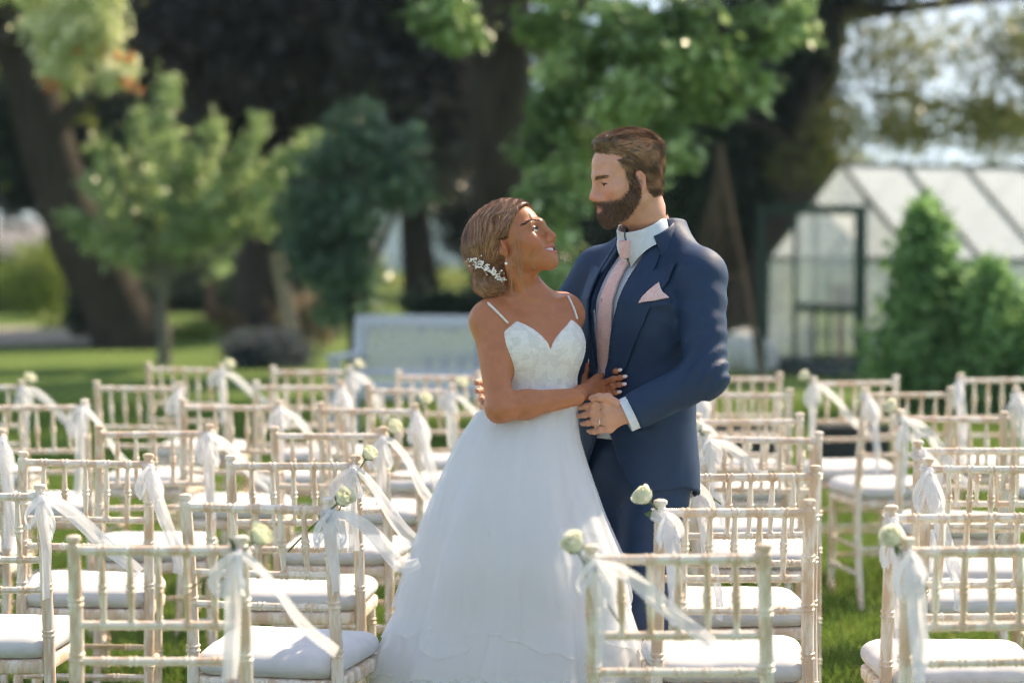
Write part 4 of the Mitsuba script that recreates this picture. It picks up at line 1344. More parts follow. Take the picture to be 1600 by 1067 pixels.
jbox = ([-.06, 6.33, .79], [.68, 7.02, 1.60])
gk = thing('person_001', 'man in a navy suit with pink tie and brown beard looking down at the woman', 'person')
jm = nets(jacket_fn, *jbox, .006)
put(f'{gk}__jacket', jm, 'suit_navy', smooth=True)
jraw = lambda p: np.minimum(jt(p), ja(p))


def patch(F, poly, f, off, thick, step=.006, y0=-.5, smooth_edges=True, bend=None):
    """A piece of cloth: a polygon in a frame's x-z plane laid on the surface f from the front."""
    P = sg.Polygon(poly)
    v2, f2 = trimesh.creation.triangulate_polygon(P, engine='earcut')
    v3 = np.column_stack([v2[:, 0], np.zeros(len(v2)), v2[:, 1]])
    m = trimesh.Trimesh(v3, f2, process=True)
    v, fc = trimesh.remesh.subdivide_to_size(np.array(m.vertices), np.array(m.faces), step * 2.2)
    m = trimesh.Trimesh(v, fc, process=True)
    v = np.array(m.vertices)
    st = F.w(v + [0, y0, 0])
    d = F.R @ np.array([0, 1.0, 0])
    hit = march(f, st, d, 1.0, 0.001)
    N = grad(f, hit, .006)
    o = off if not callable(off) else off(v)
    if bend is not None:
        N = N + 0
    top = hit + N * (np.broadcast_to(o, len(v))[:, None] + thick)
    bot = hit + N * np.broadcast_to(o, len(v))[:, None]
    fc = np.array(m.faces)
    if len(fc) and (np.cross(top[fc[:, 1]] - top[fc[:, 0]], top[fc[:, 2]] - top[fc[:, 0]]) @ d).mean() > 0:
        fc = fc[:, ::-1]
    e = np.sort(np.vstack([fc[:, [0, 1]], fc[:, [1, 2]], fc[:, [2, 0]]]), 1)
    de = np.vstack([fc[:, [0, 1]], fc[:, [1, 2]], fc[:, [2, 0]]])
    _, inv, cn = np.unique(e, axis=0, return_inverse=True, return_counts=True)
    be = de[cn[inv.ravel()] == 1]
    n = len(v)
    side = np.vstack([np.stack([be[:, 1], be[:, 0], be[:, 0] + n], 1), np.stack([be[:, 1], be[:, 0] + n, be[:, 1] + n], 1)])
    return trimesh.Trimesh(np.vstack([top, bot]), np.vstack([fc, fc[:, ::-1] + n, side]), process=False)


# shirt, waistcoat and tie under the jacket
U = Solid()
U.add(column_prim(GT, [(z, x, y, a - .016, b - .016) for z, x, y, a, b in TROWS], 2.3), 0)
U.add(GT.ell([0, -.045, 1.34], [.138, .078, .12]), .06)
for s in (-1, 1):
    U.add(GT.cone([s * .03, .03, 1.505], [s * .15, .012, 1.46], .035, .035), .05)
uf = U.fn()
put(f'{gk}__shirt', nets(lambda p: np.maximum(uf(p), 1.0 - GT.l(p)[:, 2]), [.12, 6.48, .98], [.62, 6.92, 1.56], .009), 'shirt_cloth', smooth=True)
xm = lambda z: VB[0] + .035 * np.clip((z - VB[1]) / .4, 0, 1)
wz = [1.10, 1.16, 1.24, 1.30]
put(f'{gk}__waistcoat', patch(GT, [(VB[0] - .10, 1.05), (VB[0] + .12, 1.05), (.12, 1.30), (.085, 1.40), (.072, 1.40), (xm(1.2) + .004, 1.205), (-.083, 1.40), (-.10, 1.40), (-.13, 1.28)], uf, .003, .004), 'waistcoat_cloth', smooth=30)
# tie: knot and blade
tz = np.linspace(1.555, 1.17, 16)
tx = xm(tz)
put(f'{gk}__tie', patch(GT, [(x - w, z) for x, z, w in zip(tx, tz, np.linspace(.014, .036, 16))] + [(x + w, z) for x, z, w in zip(tx[::-1], tz[::-1], np.linspace(.036, .014, 16))], uf,
                        lambda v: .006 + .008 * np.clip(1 - ((v[:, 0] - xm(v[:, 2])) / .034) ** 2, 0, 1), .004), 'tie_silk', smooth=40)
# lapels, collar, pocket square, flaps
jlow = lambda p: jt(p) + cloth_folds(p)
lx = lambda z: .035 * np.clip((z - VB[1]) / .4, 0, 1) + VB[0]
hv = lambda z: np.interp(z - VB[1], [0, .10, .25, .36, .42], [.0, .030, .060, .066, .055])
zz = np.linspace(1.118, 1.525, 16)
inner_l = [(lx(z) + hv(z) - .003, z) for z in zz]
inner_r = [(lx(z) - hv(z) + .003, z) for z in zz]
outer_l = [(.062, 1.555), (.098, 1.512), (.104, 1.462), (.172, 1.487), (.150, 1.425), (.115, 1.325), (.050, 1.205)]
outer_r = [(-.040, 1.555), (-.075, 1.512), (-.086, 1.462), (-.150, 1.480), (-.132, 1.425), (-.115, 1.325), (-.085, 1.205)]
roll = lambda sx: (lambda v: .005 + .007 * np.exp(-((np.abs(v[:, 0] - lx(v[:, 2])) - hv(v[:, 2])) / .02) ** 2) * np.clip((v[:, 2] - 1.1) / .1, 0, 1))
put(f'{gk}__lapel', patch(GT, inner_l + outer_l, jlow, roll(1), .0035), 'suit_navy', smooth=40)
put(f'{gk}__lapel', patch(GT, inner_r + outer_r, jlow, roll(-1), .0035), 'suit_navy', smooth=40)


def lofted_band(F, rows, f, off, thick, n=40):
    pass


# the shirt collar and the jacket collar stand round the neck
def collar(center, ax, r_lo, r_hi, h, a0, a1, fold, n=90):
    """A turned-down collar: a band round the neck from angle a0 to a1 (0 = the front), the fall folded outwards."""
    an = np.linspace(a0, a1, n)
    rows = []
    front = np.clip(1 - np.minimum(an - a0, a1 - an) / .95, 0, 1)
    for r, z in ((r_lo, 0), (r_lo * .995, h * .5), (r_hi, h), (r_hi + .004, h * 1.03), (r_hi + .008, h * .9), (r_hi + .012, h * .45)):
        rows.append(np.stack([r * np.sin(an), -r * np.cos(an), np.full(n, z)], 1))
    drop = fold * (1 + 1.15 * front ** 1.8)
    rr = r_hi + .017 + .010 * front
    rows.append(np.stack([rr * np.sin(an), -rr * np.cos(an), h * .75 - drop * .7], 1))
    rows.append(np.stack([(rr + .002) * np.sin(an), -(rr + .002) * np.cos(an), h * .75 - drop], 1))
    rows.append(np.stack([(rr - .003) * np.sin(an), -(rr - .003) * np.cos(an), h * .75 - drop + .002], 1))
    P = np.stack(rows)
    return sheet(ax.w(P.reshape(-1, 3)).reshape(P.shape))


CF = Frame(at(1008, 356, 6.668) - [0, 0, .024], GT.R @ rx(.46))
cs = collar(None, CF, .068, .062, .044, .05, 2 * math.pi - .05, .038)
ko = CF.w([.0, -.077, .004])
KF = Frame(ko, GT.R)
kn = trimesh.convex.convex_hull(KF.w(np.array([[x * w, y, z] for x in (-1, 1) for y in (-.016, .006) for z, w in ((.020, .018), (-.030, .011))] + [[0, -.022, .0]])))
kn = kn.subdivide_to_size(.008)
kn = trimesh.smoothing.filter_taubin(kn, iterations=6)
put(f'{gk}__tie__knot', kn, 'tie_silk', smooth=True)

put(f'{gk}__shirt_collar', cs, 'shirt_cloth', smooth=40)
CJ = Frame(at(1015, 362, 6.68) - [0, 0, .026], GT.R @ rx(.46))
put(f'{gk}__jacket_collar', collar(None, CJ, .082, .077, .036, 1.0, 2 * math.pi - .95, .042), 'suit_navy', smooth=40)
put(f'{gk}__pocket_square', patch(GT, [(.104, 1.378), (.166, 1.388), (.148, 1.408), (.134, 1.430), (.122, 1.412)], jacket_fn, lambda v: .010 + .002 * np.sin(v[:, 0] * 120), .005, .003), 'tie_silk', smooth=30)
put(f'{gk}__breast_pocket', patch(GT, [(.100, 1.364), (.171, 1.375), (.170, 1.391), (.099, 1.380)], jacket_fn, .003, .004), 'suit_navy', smooth=30)
put(f'{gk}__pocket_flap', patch(GT, [(.022, .985), (.112, .995), (.112, 1.035), (.022, 1.025)], jlow, .003, .004), 'suit_navy', smooth=30)
bt = march(jlow, GT.w([[VB[0] + .012, -.5, 1.105]]), GT.R @ np.array([0, 1.0, 0]), 1.0)[0]
bm = trimesh.creation.cylinder(.0095, .004, sections=20)
bm.apply_transform(np.vstack([np.column_stack([GT.R @ rx(math.pi / 2), bt - GT.R @ np.array([0, .006, 0])]), [0, 0, 0, 1]]))
put(f'{gk}__button', bm, 'suit_dark', smooth=40)

# trousers and shoes
TR = Solid()
hip = at(1002, 740, 6.68)
lk, la = at(999, 965, 6.62), np.array([.342, 6.66, .075])
rk, ra = at(955, 965, 6.72), np.array([.262, 6.76, .075])
TR.add(GT.ell([-.05, 0, .93], [.160, .120, .13]), 0)
for h0, kn_, an_ in ((GT.w([.045, .0, .90]), lk, la), (GT.w([-.13, .0, .90]), rk, ra)):
    TR.add(W0.cone(h0, kn_, .098, .073), .04).add(W0.cone(kn_, an_, .073, .061), .03)
TR.disp = lambda p: (.007 * (meshkit.fbm(p.astype(np.float64) * [9, 9, 3], 3, seed=9) - .5) * 2 + .002 * np.sin(p[:, 2] * 60 + 4 * meshkit.noise(p.astype(np.float64) * 6, 2))).astype(p.dtype)
put(f'{gk}__trousers', nets(TR, [.10, 6.50, .05], [.60, 6.90, 1.09], .009), 'suit_navy', smooth=True)
for an_ in (la, ra):
    SF = Frame([an_[0], an_[1], 0], rz(math.radians(-55)))
    sh = Solid().add(SF.cone([0, .04, .05], [0, -.02, .055], .040, .042), 0).add(SF.cone([0, -.02, .05], [0, -.16, .032], .042, .030), .03)
    sh.keep(SF.tri(lambda q: .002 - q[:, 2]))
    put(f'{gk}__shoe', nets(sh, SF.o - [.22, .22, .03], SF.o + [.22, .22, .13], .008), 'suit_dark', smooth=True)

# body: head, neck and hands, with the figure under the clothes
GB = Solid()
head_solid(GB, GH_, KG, True, False, .42)
GB.add(W0.cone(GH_.w([0, .030, -.045]), g_neck, .055, .060), .03)
GB.add(GH_.cone([0, -.025, -.085], [0, .035, -.115], .030, .045), .03)
gcut = lambda px_, py_, dy: None
jd = lambda x, y: march(jacket_fn, np.array([CAM_AT]) + (at(x, y, 6.0) - CAM_AT)[None], (at(x, y, 7.0) - at(x, y, 6.0)) / np.linalg.norm(at(x, y, 7.0) - at(x, y, 6.0)), 1.2)[0][1]
gb_body = [GT.w([0, 0, 1.42]), GT.w([0, 0, 1.0])]
GB.add(column_prim(GT, [(z, x, y, a - .055, b - .05) for z, x, y, a, b in TROWS[1:]], 2.3), .03)
for sh, el, wr in ((gs_l, ge_l, gw_l), (gs_r, ge_r, gw_r)):
    GB.add(W0.cone(sh, el, .048, .040), .03).add(W0.cone(el, wr, .040, .029), .02)
for h0, kn_, an_ in ((GT.w([.045, .0, .90]), lk, la), (GT.w([-.13, .0, .90]), rk, ra)):
    GB.add(W0.cone(h0, kn_, .075, .052), .04).add(W0.cone(kn_, an_, .052, .040), .03)
# left hand on the woman's waist
base_y = 6.435
wl = at(976, 646, base_y)
kn_l = [at(946, 631, base_y - .006), at(946, 645, base_y - .008), at(948, 658, base_y - .006), at(952, 669, base_y)]
for q in kn_l:
    GB.add(W0.cone(wl, q, .0205, .0125), .012)
GB.add(W0.cone(kn_l[0], kn_l[3], .0125, .0115), .010)
lf = [[kn_l[0], at(927, 632, base_y), at(915, 635, base_y + .012), at(906, 637, base_y + .022)],
      [kn_l[1], at(925, 645, base_y), at(914, 648, base_y + .014), at(905, 650, base_y + .026)],
      [kn_l[2], at(929, 659, base_y + .002), at(919, 661, base_y + .016), at(911, 662, base_y + .030)],
      [kn_l[3], at(938, 672, base_y + .006), at(929, 674, base_y + .018), at(922, 674, base_y + .028)]]
for q in lf:
    finger(GB, q, .0090, .0072)
th_l = [at(966, 632, base_y - .012), at(950, 621, base_y - .018), at(936, 620, base_y - .014), at(925, 622, base_y - .008)]
finger(GB, th_l, .0125, .0085)
# right hand round her back, the fingers showing at her side
wr_b = at(800, 618, 6.60)
for i, (x, y) in enumerate([(741, 597), (742, 610), (748, 623), (757, 635)]):
    kx = at(772, 600 + i * 10, 6.572)
    GB.add(W0.cone(wr_b, kx, .020, .0125), .012)
    finger(GB, [kx, at(756 + i * 2, 598 + i * 11.5, 6.556), at(747 + i * 2.5, y, 6.522), at(x + 3, y + 1, 6.497)], .0098, .0078)
gf = GB.fn()
o = GH_.o


def groom_extra(C, q, near):
    ax = np.abs(q[:, 0])
    bz = beard_zone(q)
    C = mixc(C, (.10, .055, .037), bz * .8 * near)
    sc = sstep(.0, .012, scalp_line(q))
    return mixc(C, (.06, .036, .024), sc * near * .9)


def scalp_line(q):
    """Positive where hair grows: behind the hairline of forehead and temples, above the nape."""
    ax = np.abs(q[:, 0])
    line = np.interp(ax, [0, .035, .055, .070, .10], [-.070, -.066, -.048, -.026, -.018])      # y of the hairline at the top
    hl = np.interp(q[:, 2], [-.09, -.055, -.042, -.034, .0, .03, .055, .075, .12], [.06, .045, .03, -.026, -.028, -.032, -.044, -.060, -.12])
    front = np.where(q[:, 2] > .060, q[:, 1] - (line - (q[:, 2] - .075) * .55), q[:, 1] - np.maximum(hl, np.where(ax > .05, hl, -.045)))
    side = np.where((q[:, 2] < .03) & (q[:, 1] < .028) & (q[:, 2] > -.06) & (ax > .055), (q[:, 2] - .012 + np.where((q[:, 1] < -.006) & (q[:, 1] > -.032), .055, 0)), 1.0)
    return np.minimum(np.minimum(front, side), (q[:, 2] + .062))


def beard_zone(q):
    ax, y, z = np.abs(q[:, 0]), q[:, 1], q[:, 2]
    top = np.interp(-y, [-.03, .000, .018, .030, .055, .075, .092, .12], [-.09, .010, .000, -.030, -.046, -.052, -.050, -.050])
    cheek = sstep(.006, -.014, z - top) * sstep(.004, -.010, y)
    jaw = np.interp(-y, [-.01, .01, .03, .06, .085], [-.035, -.070, -.096, -.116, -.128])
    low = sstep(-.010, .004, z - jaw)
    lipm = np.sqrt((ax / .0235) ** 2 + ((z + .0705) / .0115) ** 2)
    lips = sstep(.85, 1.15, lipm) + (y > -.080)
    under = np.where((ax < .006) & (z < -.080) & (z > -.087), .6, 1.0)
    return np.clip(cheek * low * np.clip(lips, 0, 1) * under * ((z < -.047) | (y > -.086)), 0, 1)


gparts = [nets(GB, o - [.135, .115, .150], o + [.10, .115, .135], .0021),
          nets(GB, at(980, 610, 6.44) * [0, 0, 0] + [at(900, 600, 6.4)[0], 6.37, at(900, 690, 6.4)[2]], [at(992, 600, 6.4)[0], 6.52, at(900, 606, 6.4)[2]], .0021),
          nets(GB, [at(730, 600, 6.5)[0], 6.46, at(730, 655, 6.5)[2]], [at(815, 600, 6.5)[0], 6.64, at(730, 583, 6.5)[2]], .0026),
          nets(GB, [-.05, 6.42, .05], [.65, 6.95, o[2] - .150], .012)]
gm = cat(gparts)
put(gk + '__body', gm, 'skin', smooth=True, color=face_colours(np.array(gm.vertices), GH_, KG, (.58, .305, .205), (.62, .23, .15), ((.42, .17, .135), False, .8), groom_extra))
# wedding ring and shirt cuff
q0, q1 = np.array(lf[2][0]), np.array(lf[2][1])
rg = trimesh.creation.torus(.0100, .0018, 24, 8)
M = np.eye(4)
z_ = (q1 - q0) / np.linalg.norm(q1 - q0)
x_ = np.cross(z_, [0, 1.0, 0])
x_ /= np.linalg.norm(x_)
M[:3, 0], M[:3, 1], M[:3, 2], M[:3, 3] = x_, np.cross(z_, x_), z_, q0 * .45 + q1 * .55
rg.apply_transform(M)
for q in lf + [th_l]:
    put(f'{gk}__nail', nail(np.array(q[-1]), np.array(q[-2]), np.array([0, -1.0, .3]), .0056), 'nail_pink', smooth=True)
put(f'{gk}__wedding_ring', rg, 'silver', smooth=True)
fd = (wl - ge_l) / np.linalg.norm(wl - ge_l)
an = np.linspace(0, 2 * np.pi, 33)
x_ = np.cross(fd, [0, 0, 1.0])
x_ /= np.linalg.norm(x_)
y_ = np.cross(fd, x_)
rows = [(-.055, .047), (.0, .0465), (.016, .0465), (.018, .0455), (.016, .0435), (-.03, .042)]
P = np.stack([gw_l + fd * t + (r * (np.cos(an)[:, None] * x_ * .90 + np.sin(an)[:, None] * y_)) for t, r in rows])
put(f'{gk}__shirt_cuff', sheet(P), 'shirt_cloth', smooth=40)
# eyes, brows, hair, beard
for s in (-1, 1):
    c = GH_.w(np.array([s * .032, -.0765, 0]) * KG)
    e = trimesh.creation.icosphere(3, .0122 * KG)
    e.apply_translation(c)
    ek = put(f'{gk}__eye', e, 'eye_white', smooth=True)
    gaze = GH_.R @ np.array([.10, -1, -.60])
    gaze /= np.linalg.norm(gaze)
    e = trimesh.creation.icosphere(2, .0068)
    e.apply_translation(c + gaze * .0066)
    put(f'{ek}__iris', e, 'eye_dark', smooth=True)
    lid = np.array([[s * (.0330 + u * .0155), -.0918 + abs(u) ** 2 * .0105, .0014 - .0042 * u * u - .0012 * u] for u in np.linspace(-1, 1, 11)]) * KG
    put(f'{gk}__eyelash', tube(GH_.w(lid), .0014, 5), 'eye_dark', smooth=True)
hsamp, hn = trimesh.sample.sample_surface(gparts[0], 60000, seed=3)
hq = (hsamp - o) @ GH_.R / KG
bro = np.zeros(len(hq), bool)
ax = np.abs(hq[:, 0])
bro = (ax > .012) & (ax < .055) & (np.abs(hq[:, 2] - (.0150 + .004 * np.sin((ax - .012) / .043 * 2.6))) < .0042) & (hq[:, 1] < -.05)
for s in (-1, 1):
    m, n_, st_ = strands(gf, GH_, hsamp[bro & (hq[:, 0] * s > 0)][:130], lambda q: np.column_stack([np.sign(q[:, 0]), 0 * q[:, 0] + .3, .25 * (np.abs(q[:, 0]) < .03)]), .011, 4, .00065, .0012, 4, .3, offset=.0006)
    put(f'{gk}__eyebrow', m, 'hair_strand', color=strand_colours(n_, st_, [(.05, .028, .018), (.11, .065, .04)], 1), kind='stuff')


def hair_fn(p):
    q = GH_.l(p) / KG
    sl = scalp_line(q.astype(np.float64)).astype(p.dtype)
    ax = np.abs(q[:, 0])
    top = sstep(.03, .085, q[:, 2]).astype(p.dtype)
    th = (.004 + .016 * top + .007 * top * (1 - sstep(-.08, .0, q[:, 1]))) * sstep(-.004, .020, sl)
    lump = .0065 * (np.abs(((q[:, 0] * 60 + q[:, 2] * 10 + 2.2 * meshkit.noise(q.astype(np.float64) * 30, 7)) % 1) - .5) * 2 - .5) * (.3 + top)
    return np.maximum(gcr(p) - th.astype(p.dtype) - lump.astype(p.dtype), -.002 - sl)


gcS = Solid()
_k = lambda *v: np.array(v) * KG
gcS.add(GH_.ell(_k(0, .013, .032), _k(.077, .099, .086)), .02).add(GH_.ell(_k(0, -.030, -.035), _k(.064, .062, .082)), .03).add(GH_.ell(_k(0, -.045, .050), _k(.056, .048, .045)), .03).add(W0.cone(GH_.w([0, .030, -.045]), g_neck, .055, .060), .03)
gcr = gcS.fn()
hm = nets(hair_fn, o - [.12, .12, .10], o + [.13, .13, .15], .0035)
C = np.array([.075, .045, .030]) * (.75 + .5 * meshkit.noise(((np.array(hm.vertices) - o) @ GH_.R) * [160, 40, 90], 3))[:, None]
HC_G = [(.03, .017, .011), (.13, .075, .046), (.33, .195, .125), (.60, .40, .28)]  # palest tones put sun highlights into the strand colour
put(f'{gk}__hair', hm, 'hair_strand', smooth=True, color=C)
hs, _ = trimesh.sample.sample_surface(hm, 5600, seed=5)
hs = hs[~((((hs - o) @ GH_.R)[:, 2] < .004) & (((hs - o) @ GH_.R)[:, 1] < .012))]


def g_flow(q):
    top = sstep(.05, .10, q[:, 2])[:, None]
    side = np.sign(q[:, 0])[:, None]
    return top * np.array([.28, 1.0, .0]) + (1 - top) * (np.array([0, .62, -.75])) + top * .25 * side * np.array([1.0, 0, 0])


m, n_, st_ = strands(hair_fn, GH_, hs, g_flow, .042, 7, .00085, .0036, 6, .30, offset=.0012)
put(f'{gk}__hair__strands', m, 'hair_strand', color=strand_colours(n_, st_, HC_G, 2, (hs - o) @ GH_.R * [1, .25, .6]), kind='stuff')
bz = beard_zone(hq)
pick = np.random.default_rng(8).random(len(hq)) < bz * .5
bs = hsamp[pick][:7000]
m, n_, st_ = strands(gf, GH_, bs, lambda q: np.column_stack([.25 * np.sign(q[:, 0]) * 0, .15 + 0 * q[:, 0] - .35 * (q[:, 1] < -.06), -1 + 0 * q[:, 0]]), .013, 5, .00068, .0045, 9, .45, offset=.0022)
put(f'{gk}__beard', m, 'hair_strand', color=strand_colours(n_, st_, [(.040, .022, .015), (.11, .062, .040), (.24, .135, .085)], 3), kind='stuff')


# ================================================================== the bride
BT = Frame([.052, 6.485, 0], rz(math.radians(28)))
BH = Frame(at(807, 377, 6.455), rz(math.radians(63)) @ rx(math.radians(-24)))
KB = .92
b_neck = at(821, 463, 6.50)
bs_r, be_r, bw_r = at(765, 500, 6.425), at(781, 638, 6.325), at(900, 620, 6.385)
bs_l, be_l, bw_l = at(882, 490, 6.575), at(868, 600, 6.74), at(960, 590, 6.90)
BROWS = [(.96, .012, .012, .118, .095), (1.04, .014, .005, .116, .094), (1.12, .012, .0, .110, .088), (1.20, .006, .0, .117, .090), (1.28, 0, .004, .130, .094), (1.345, 0, .012, .126, .080), (1.385, 0, .022, .085, .060)]
BB = Solid()
head_solid(BB, BH, KB, False, True, 1.0)
BB.add(W0.cone(BH.w([0, .026, -.04]), b_neck + [0, 0, .0], .043, .047), .03)
BB.add(BH.cone([0, -.020, -.066], [0, .025, -.085], .016, .032), .03)
TB = Solid()
TB.add(column_prim(BT, BROWS, 2.2), 0)
for s in (-1, 1):
    TB.add(BT.ell([s * .060, -.060, 1.268], [.056, .046, .060]), .05)
TB.add(W0.cone(b_neck + [0, .01, -.02], bs_r + [.012, .012, .0], .045, .041), .06)
TB.add(W0.cone(b_neck + [0, .01, -.02], bs_l + [-.01, -.01, .0], .045, .041), .06)
for op in TB.ops:
    BB.ops.append(op if op is not TB.ops[0] else ('+', op[1], .04))
# collar bones and the neck's cord
for e in (bs_r, bs_l):
    a = b_neck + BT.R @ np.array([0, -.048, -.030])
    BB.add(W0.cone(a + (e - a) * .06 , a + (e - a) * .80 + [0, -.012, .018], .0085, .0065), .012)
BB.add(W0.cone(BH.w([-.052, .022, -.065]), b_neck + BT.R @ np.array([-.012, -.046, -.026]), .011, .008), .018)
for sh, el, wr in ((bs_r, be_r, bw_r), (bs_l, be_l, bw_l)):
    BB.add(W0.ball(sh, .046), .035)
    BB.add(W0.cone(sh, el, .0445, .0345), .03)
    BB.add(W0.cone(el, el + (wr - el) * .35, .0360, .0365), .022)
    BB.add(W0.cone(el + (wr - el) * .35, wr, .0365, .0235), .02)
# legs under the skirt
for s in (-1, 1):
    h0, kn_, an_ = BT.w([s * .07, 0, .94]), np.array([.01 + s * .07, 6.44, .50]), np.array([-.01 + s * .07, 6.46, .09])
    BB.add(W0.cone(h0, kn_, .085, .055), .04).add(W0.cone(kn_, an_, .055, .036), .03).add(W0.cone(an_, an_ + BT.R @ np.array([0, -.15, -.055]), .036, .025), .03)
# her right hand lies on the man's jacket
jy = lambda x, y, off: at(x, y, jd(x, y) - off)
kn_b = [jy(934, 589, .030), jy(939, 599, .030), jy(940, 610, .029), jy(936, 620, .028)]
wr_h = at(905, 615, min(6.445, kn_b[1][1] - .01))
for q, r0 in zip(kn_b, (.0105, .0110, .0105, .0095)):
    BB.add(W0.cone(wr_h, q, .0175, r0), .011)
BB.add(W0.cone(kn_b[0], kn_b[3], .010, .009), .010)
bf = [[kn_b[0], jy(951, 583, .024), jy(962, 580, .016), jy(969, 578, .011)], [kn_b[1], jy(958, 592, .024), jy(969, 590, .016), jy(977, 588, .011)],
      [kn_b[2], jy(957, 603, .023), jy(967, 601, .016), jy(976, 600, .011)], [kn_b[3], jy(952, 614, .022), jy(961, 613, .016), jy(968, 612, .011)]]
for q in bf:
    finger(BB, q, .0082, .0062)
bth = [wr_h + (kn_b[0] - wr_h) * .25 + [0, -.004, .004], jy(914, 590, .028), jy(917, 576, .018), jy(921, 563, .012)]
finger(BB, bth, .0105, .0068)
bfn = BB.fn()
bk = thing('person', 'woman in white wedding gown with low bun smiling up at the man', 'person')
ob = BH.o
nb_ = ob[2] - .135
bparts = [nets(BB, [ob[0] - .125, ob[1] - .125, nb_], [ob[0] + .135, ob[1] + .125, ob[2] + .13], .0020),
          nets(BB, [-.145, 6.24, 1.01], [.170, 6.70, nb_ + .002], .0042),
          nets(BB, [.1675, 6.24, 1.06], [.335, 6.60, 1.26], .0021),
          nets(BB, [.168, 6.595, 1.01], [.36, 6.98, 1.262], .009),
          nets(BB, [.168, 6.40, 1.258], [.36, 6.98, nb_], .006),
          nets(BB, [-.30, 6.15, .0], [.36, 6.80, 1.012], .013)]
bm_ = cat(bparts)


def bride_extra(C, q, near):
    ax = np.abs(q[:, 0])
    lid = np.exp(-(((ax - .032) / .016) ** 2 + ((q[:, 2] - .010) / .007) ** 2)) * (q[:, 1] < -.07)
    C = mixc(C, (.16, .075, .045), .6 * lid * near)
    return mixc(C, (.11, .05, .026), sstep(.004, .014, b_scalp(q * KB)) * near * .9)


def b_scalp(q):
    """Positive where her hair grows (q in metres, head frame)."""
    ax, y, z = np.abs(q[:, 0]), q[:, 1], q[:, 2]
    ly = np.interp(z, [-.09, -.05, -.02, .02, .05, .07, .085, .12], [.05, .036, .018, -.016, -.040, -.056, -.072, -.11])
    return np.minimum(y - ly, z + .085)


put(bk + '__body', bm_, 'skin', smooth=True, color=face_colours(np.array(bm_.vertices), BH, KB, (.41, .158, .072), (.45, .14, .075), ((.42, .12, .10), True, .85), bride_extra))
for q in bf + [bth]:
    put(f'{bk}__nail', nail(q[-1], q[-2], np.array([0, -1.0, .15]), .0055), 'nail_white', smooth=True)
# eyes, brows, teeth
for s in (-1, 1):
    c = BH.w(np.array([s * .032, -.0765, 0]) * KB)
    e = trimesh.creation.icosphere(3, .0122 * KB)
    e.apply_translation(c)
    ek = put(f'{bk}__eye', e, 'eye_white', smooth=True)
    g_ = BH.R @ np.array([-.10, -1, .10])
    g_ /= np.linalg.norm(g_)
    e = trimesh.creation.icosphere(2, .0066 * KB)
    e.apply_translation(c + g_ * .0066 * KB)
    put(f'{ek}__iris', e, 'eye_dark', smooth=True)
    lid = np.array([[s * (.0325 + u * .0150), -.0925 + abs(u) ** 2 * .010 + (.003 if u * s > .8 else 0), .0052 - .0055 * u * u] for u in np.linspace(-1, 1, 11)]) * KB
    put(f'{bk}__eyelash', tube(BH.w(lid), .0014, 5), 'eye_dark', smooth=True)
u = np.linspace(-1, 1, 13)
tp_ = np.stack([np.stack([u * .027, -.0968 + .0165 * u ** 2, -.0690 - z + .0070 * u ** 2], 1) for z in (-.0075, -.003, .002, .0052)]) * KB
put(f'{bk}__teeth', sheet(BH.w(tp_.reshape(-1, 3)).reshape(tp_.shape)), 'teeth', smooth=True)
bsam, _ = trimesh.sample.sample_surface(bparts[0], 60000, seed=13)
bq = (bsam - ob) @ BH.R / KB
ax = np.abs(bq[:, 0])
bro = (ax > .013) & (ax < .056) & (np.abs(bq[:, 2] - (.0225 + .006 * np.sin((ax - .013) / .043 * 2.7))) < .0028) & (bq[:, 1] < -.045)
for s in (-1, 1):
    m, n_, st_ = strands(bfn, BH, bsam[bro & (bq[:, 0] * s > 0)][:110], lambda q: np.column_stack([np.sign(q[:, 0]), .3 + 0 * q[:, 0], .1 + 0 * q[:, 0]]), .009, 4, .0006, .0006, 14, .2, offset=.0005)
    put(f'{bk}__eyebrow', m, 'hair_strand', color=strand_colours(n_, st_, [(.03, .016, .010), (.07, .035, .02)], 11), kind='stuff')

# hair: swept back from the brow into a low bun
bun = at(768, 437, 6.455)
HS = Solid()
HS.add(BH.ell(np.array([0, .024, .036]) * KB, np.array([.088, .116, .097]) * KB), 0)
HS.add(BH.ell(np.array([0, .082, .016]) * KB, np.array([.080, .088, .080]) * KB), .04)
HS.add(W0.cone(BH.w([0, .095, -.02]), bun + [0, 0, .02], .048, .036), .03)
for i, (dx, dz, r) in enumerate([(-8, -10, .036), (10, -6, .034), (0, 10, .035), (-14, 6, .028), (12, 12, .026)]):
    HS.add(W0.ball(bun + np.array([dx / 575, .012 * math.sin(i * 2.2), -dz / 575]), r), .012)
hsf = HS.fn()


def bhair_fn(p):
    q = BH.l(p).astype(np.float64)
    sl = b_scalp(q)
    ax = np.abs(q[:, 0])
    earcut = np.where((q[:, 2] < .01) & (ax > .045), q[:, 1] - .028, 1.0)
    inbun = np.linalg.norm(p - (bun + BH.R @ np.array([0, 0, .0])).astype(p.dtype), axis=1) - .085
    lock = .0030 * (np.abs(((np.arctan2(q[:, 2] + .05, q[:, 1] - .10) * 9 + 1.6 * meshkit.noise(q * 28, 5)) % 1) - .5) * 2 - .5)
    d = hsf(p) - lock.astype(p.dtype)
    keep_ = np.minimum(sl, earcut)
    return np.maximum(d, np.minimum(-.004 - keep_, inbun).astype(p.dtype))


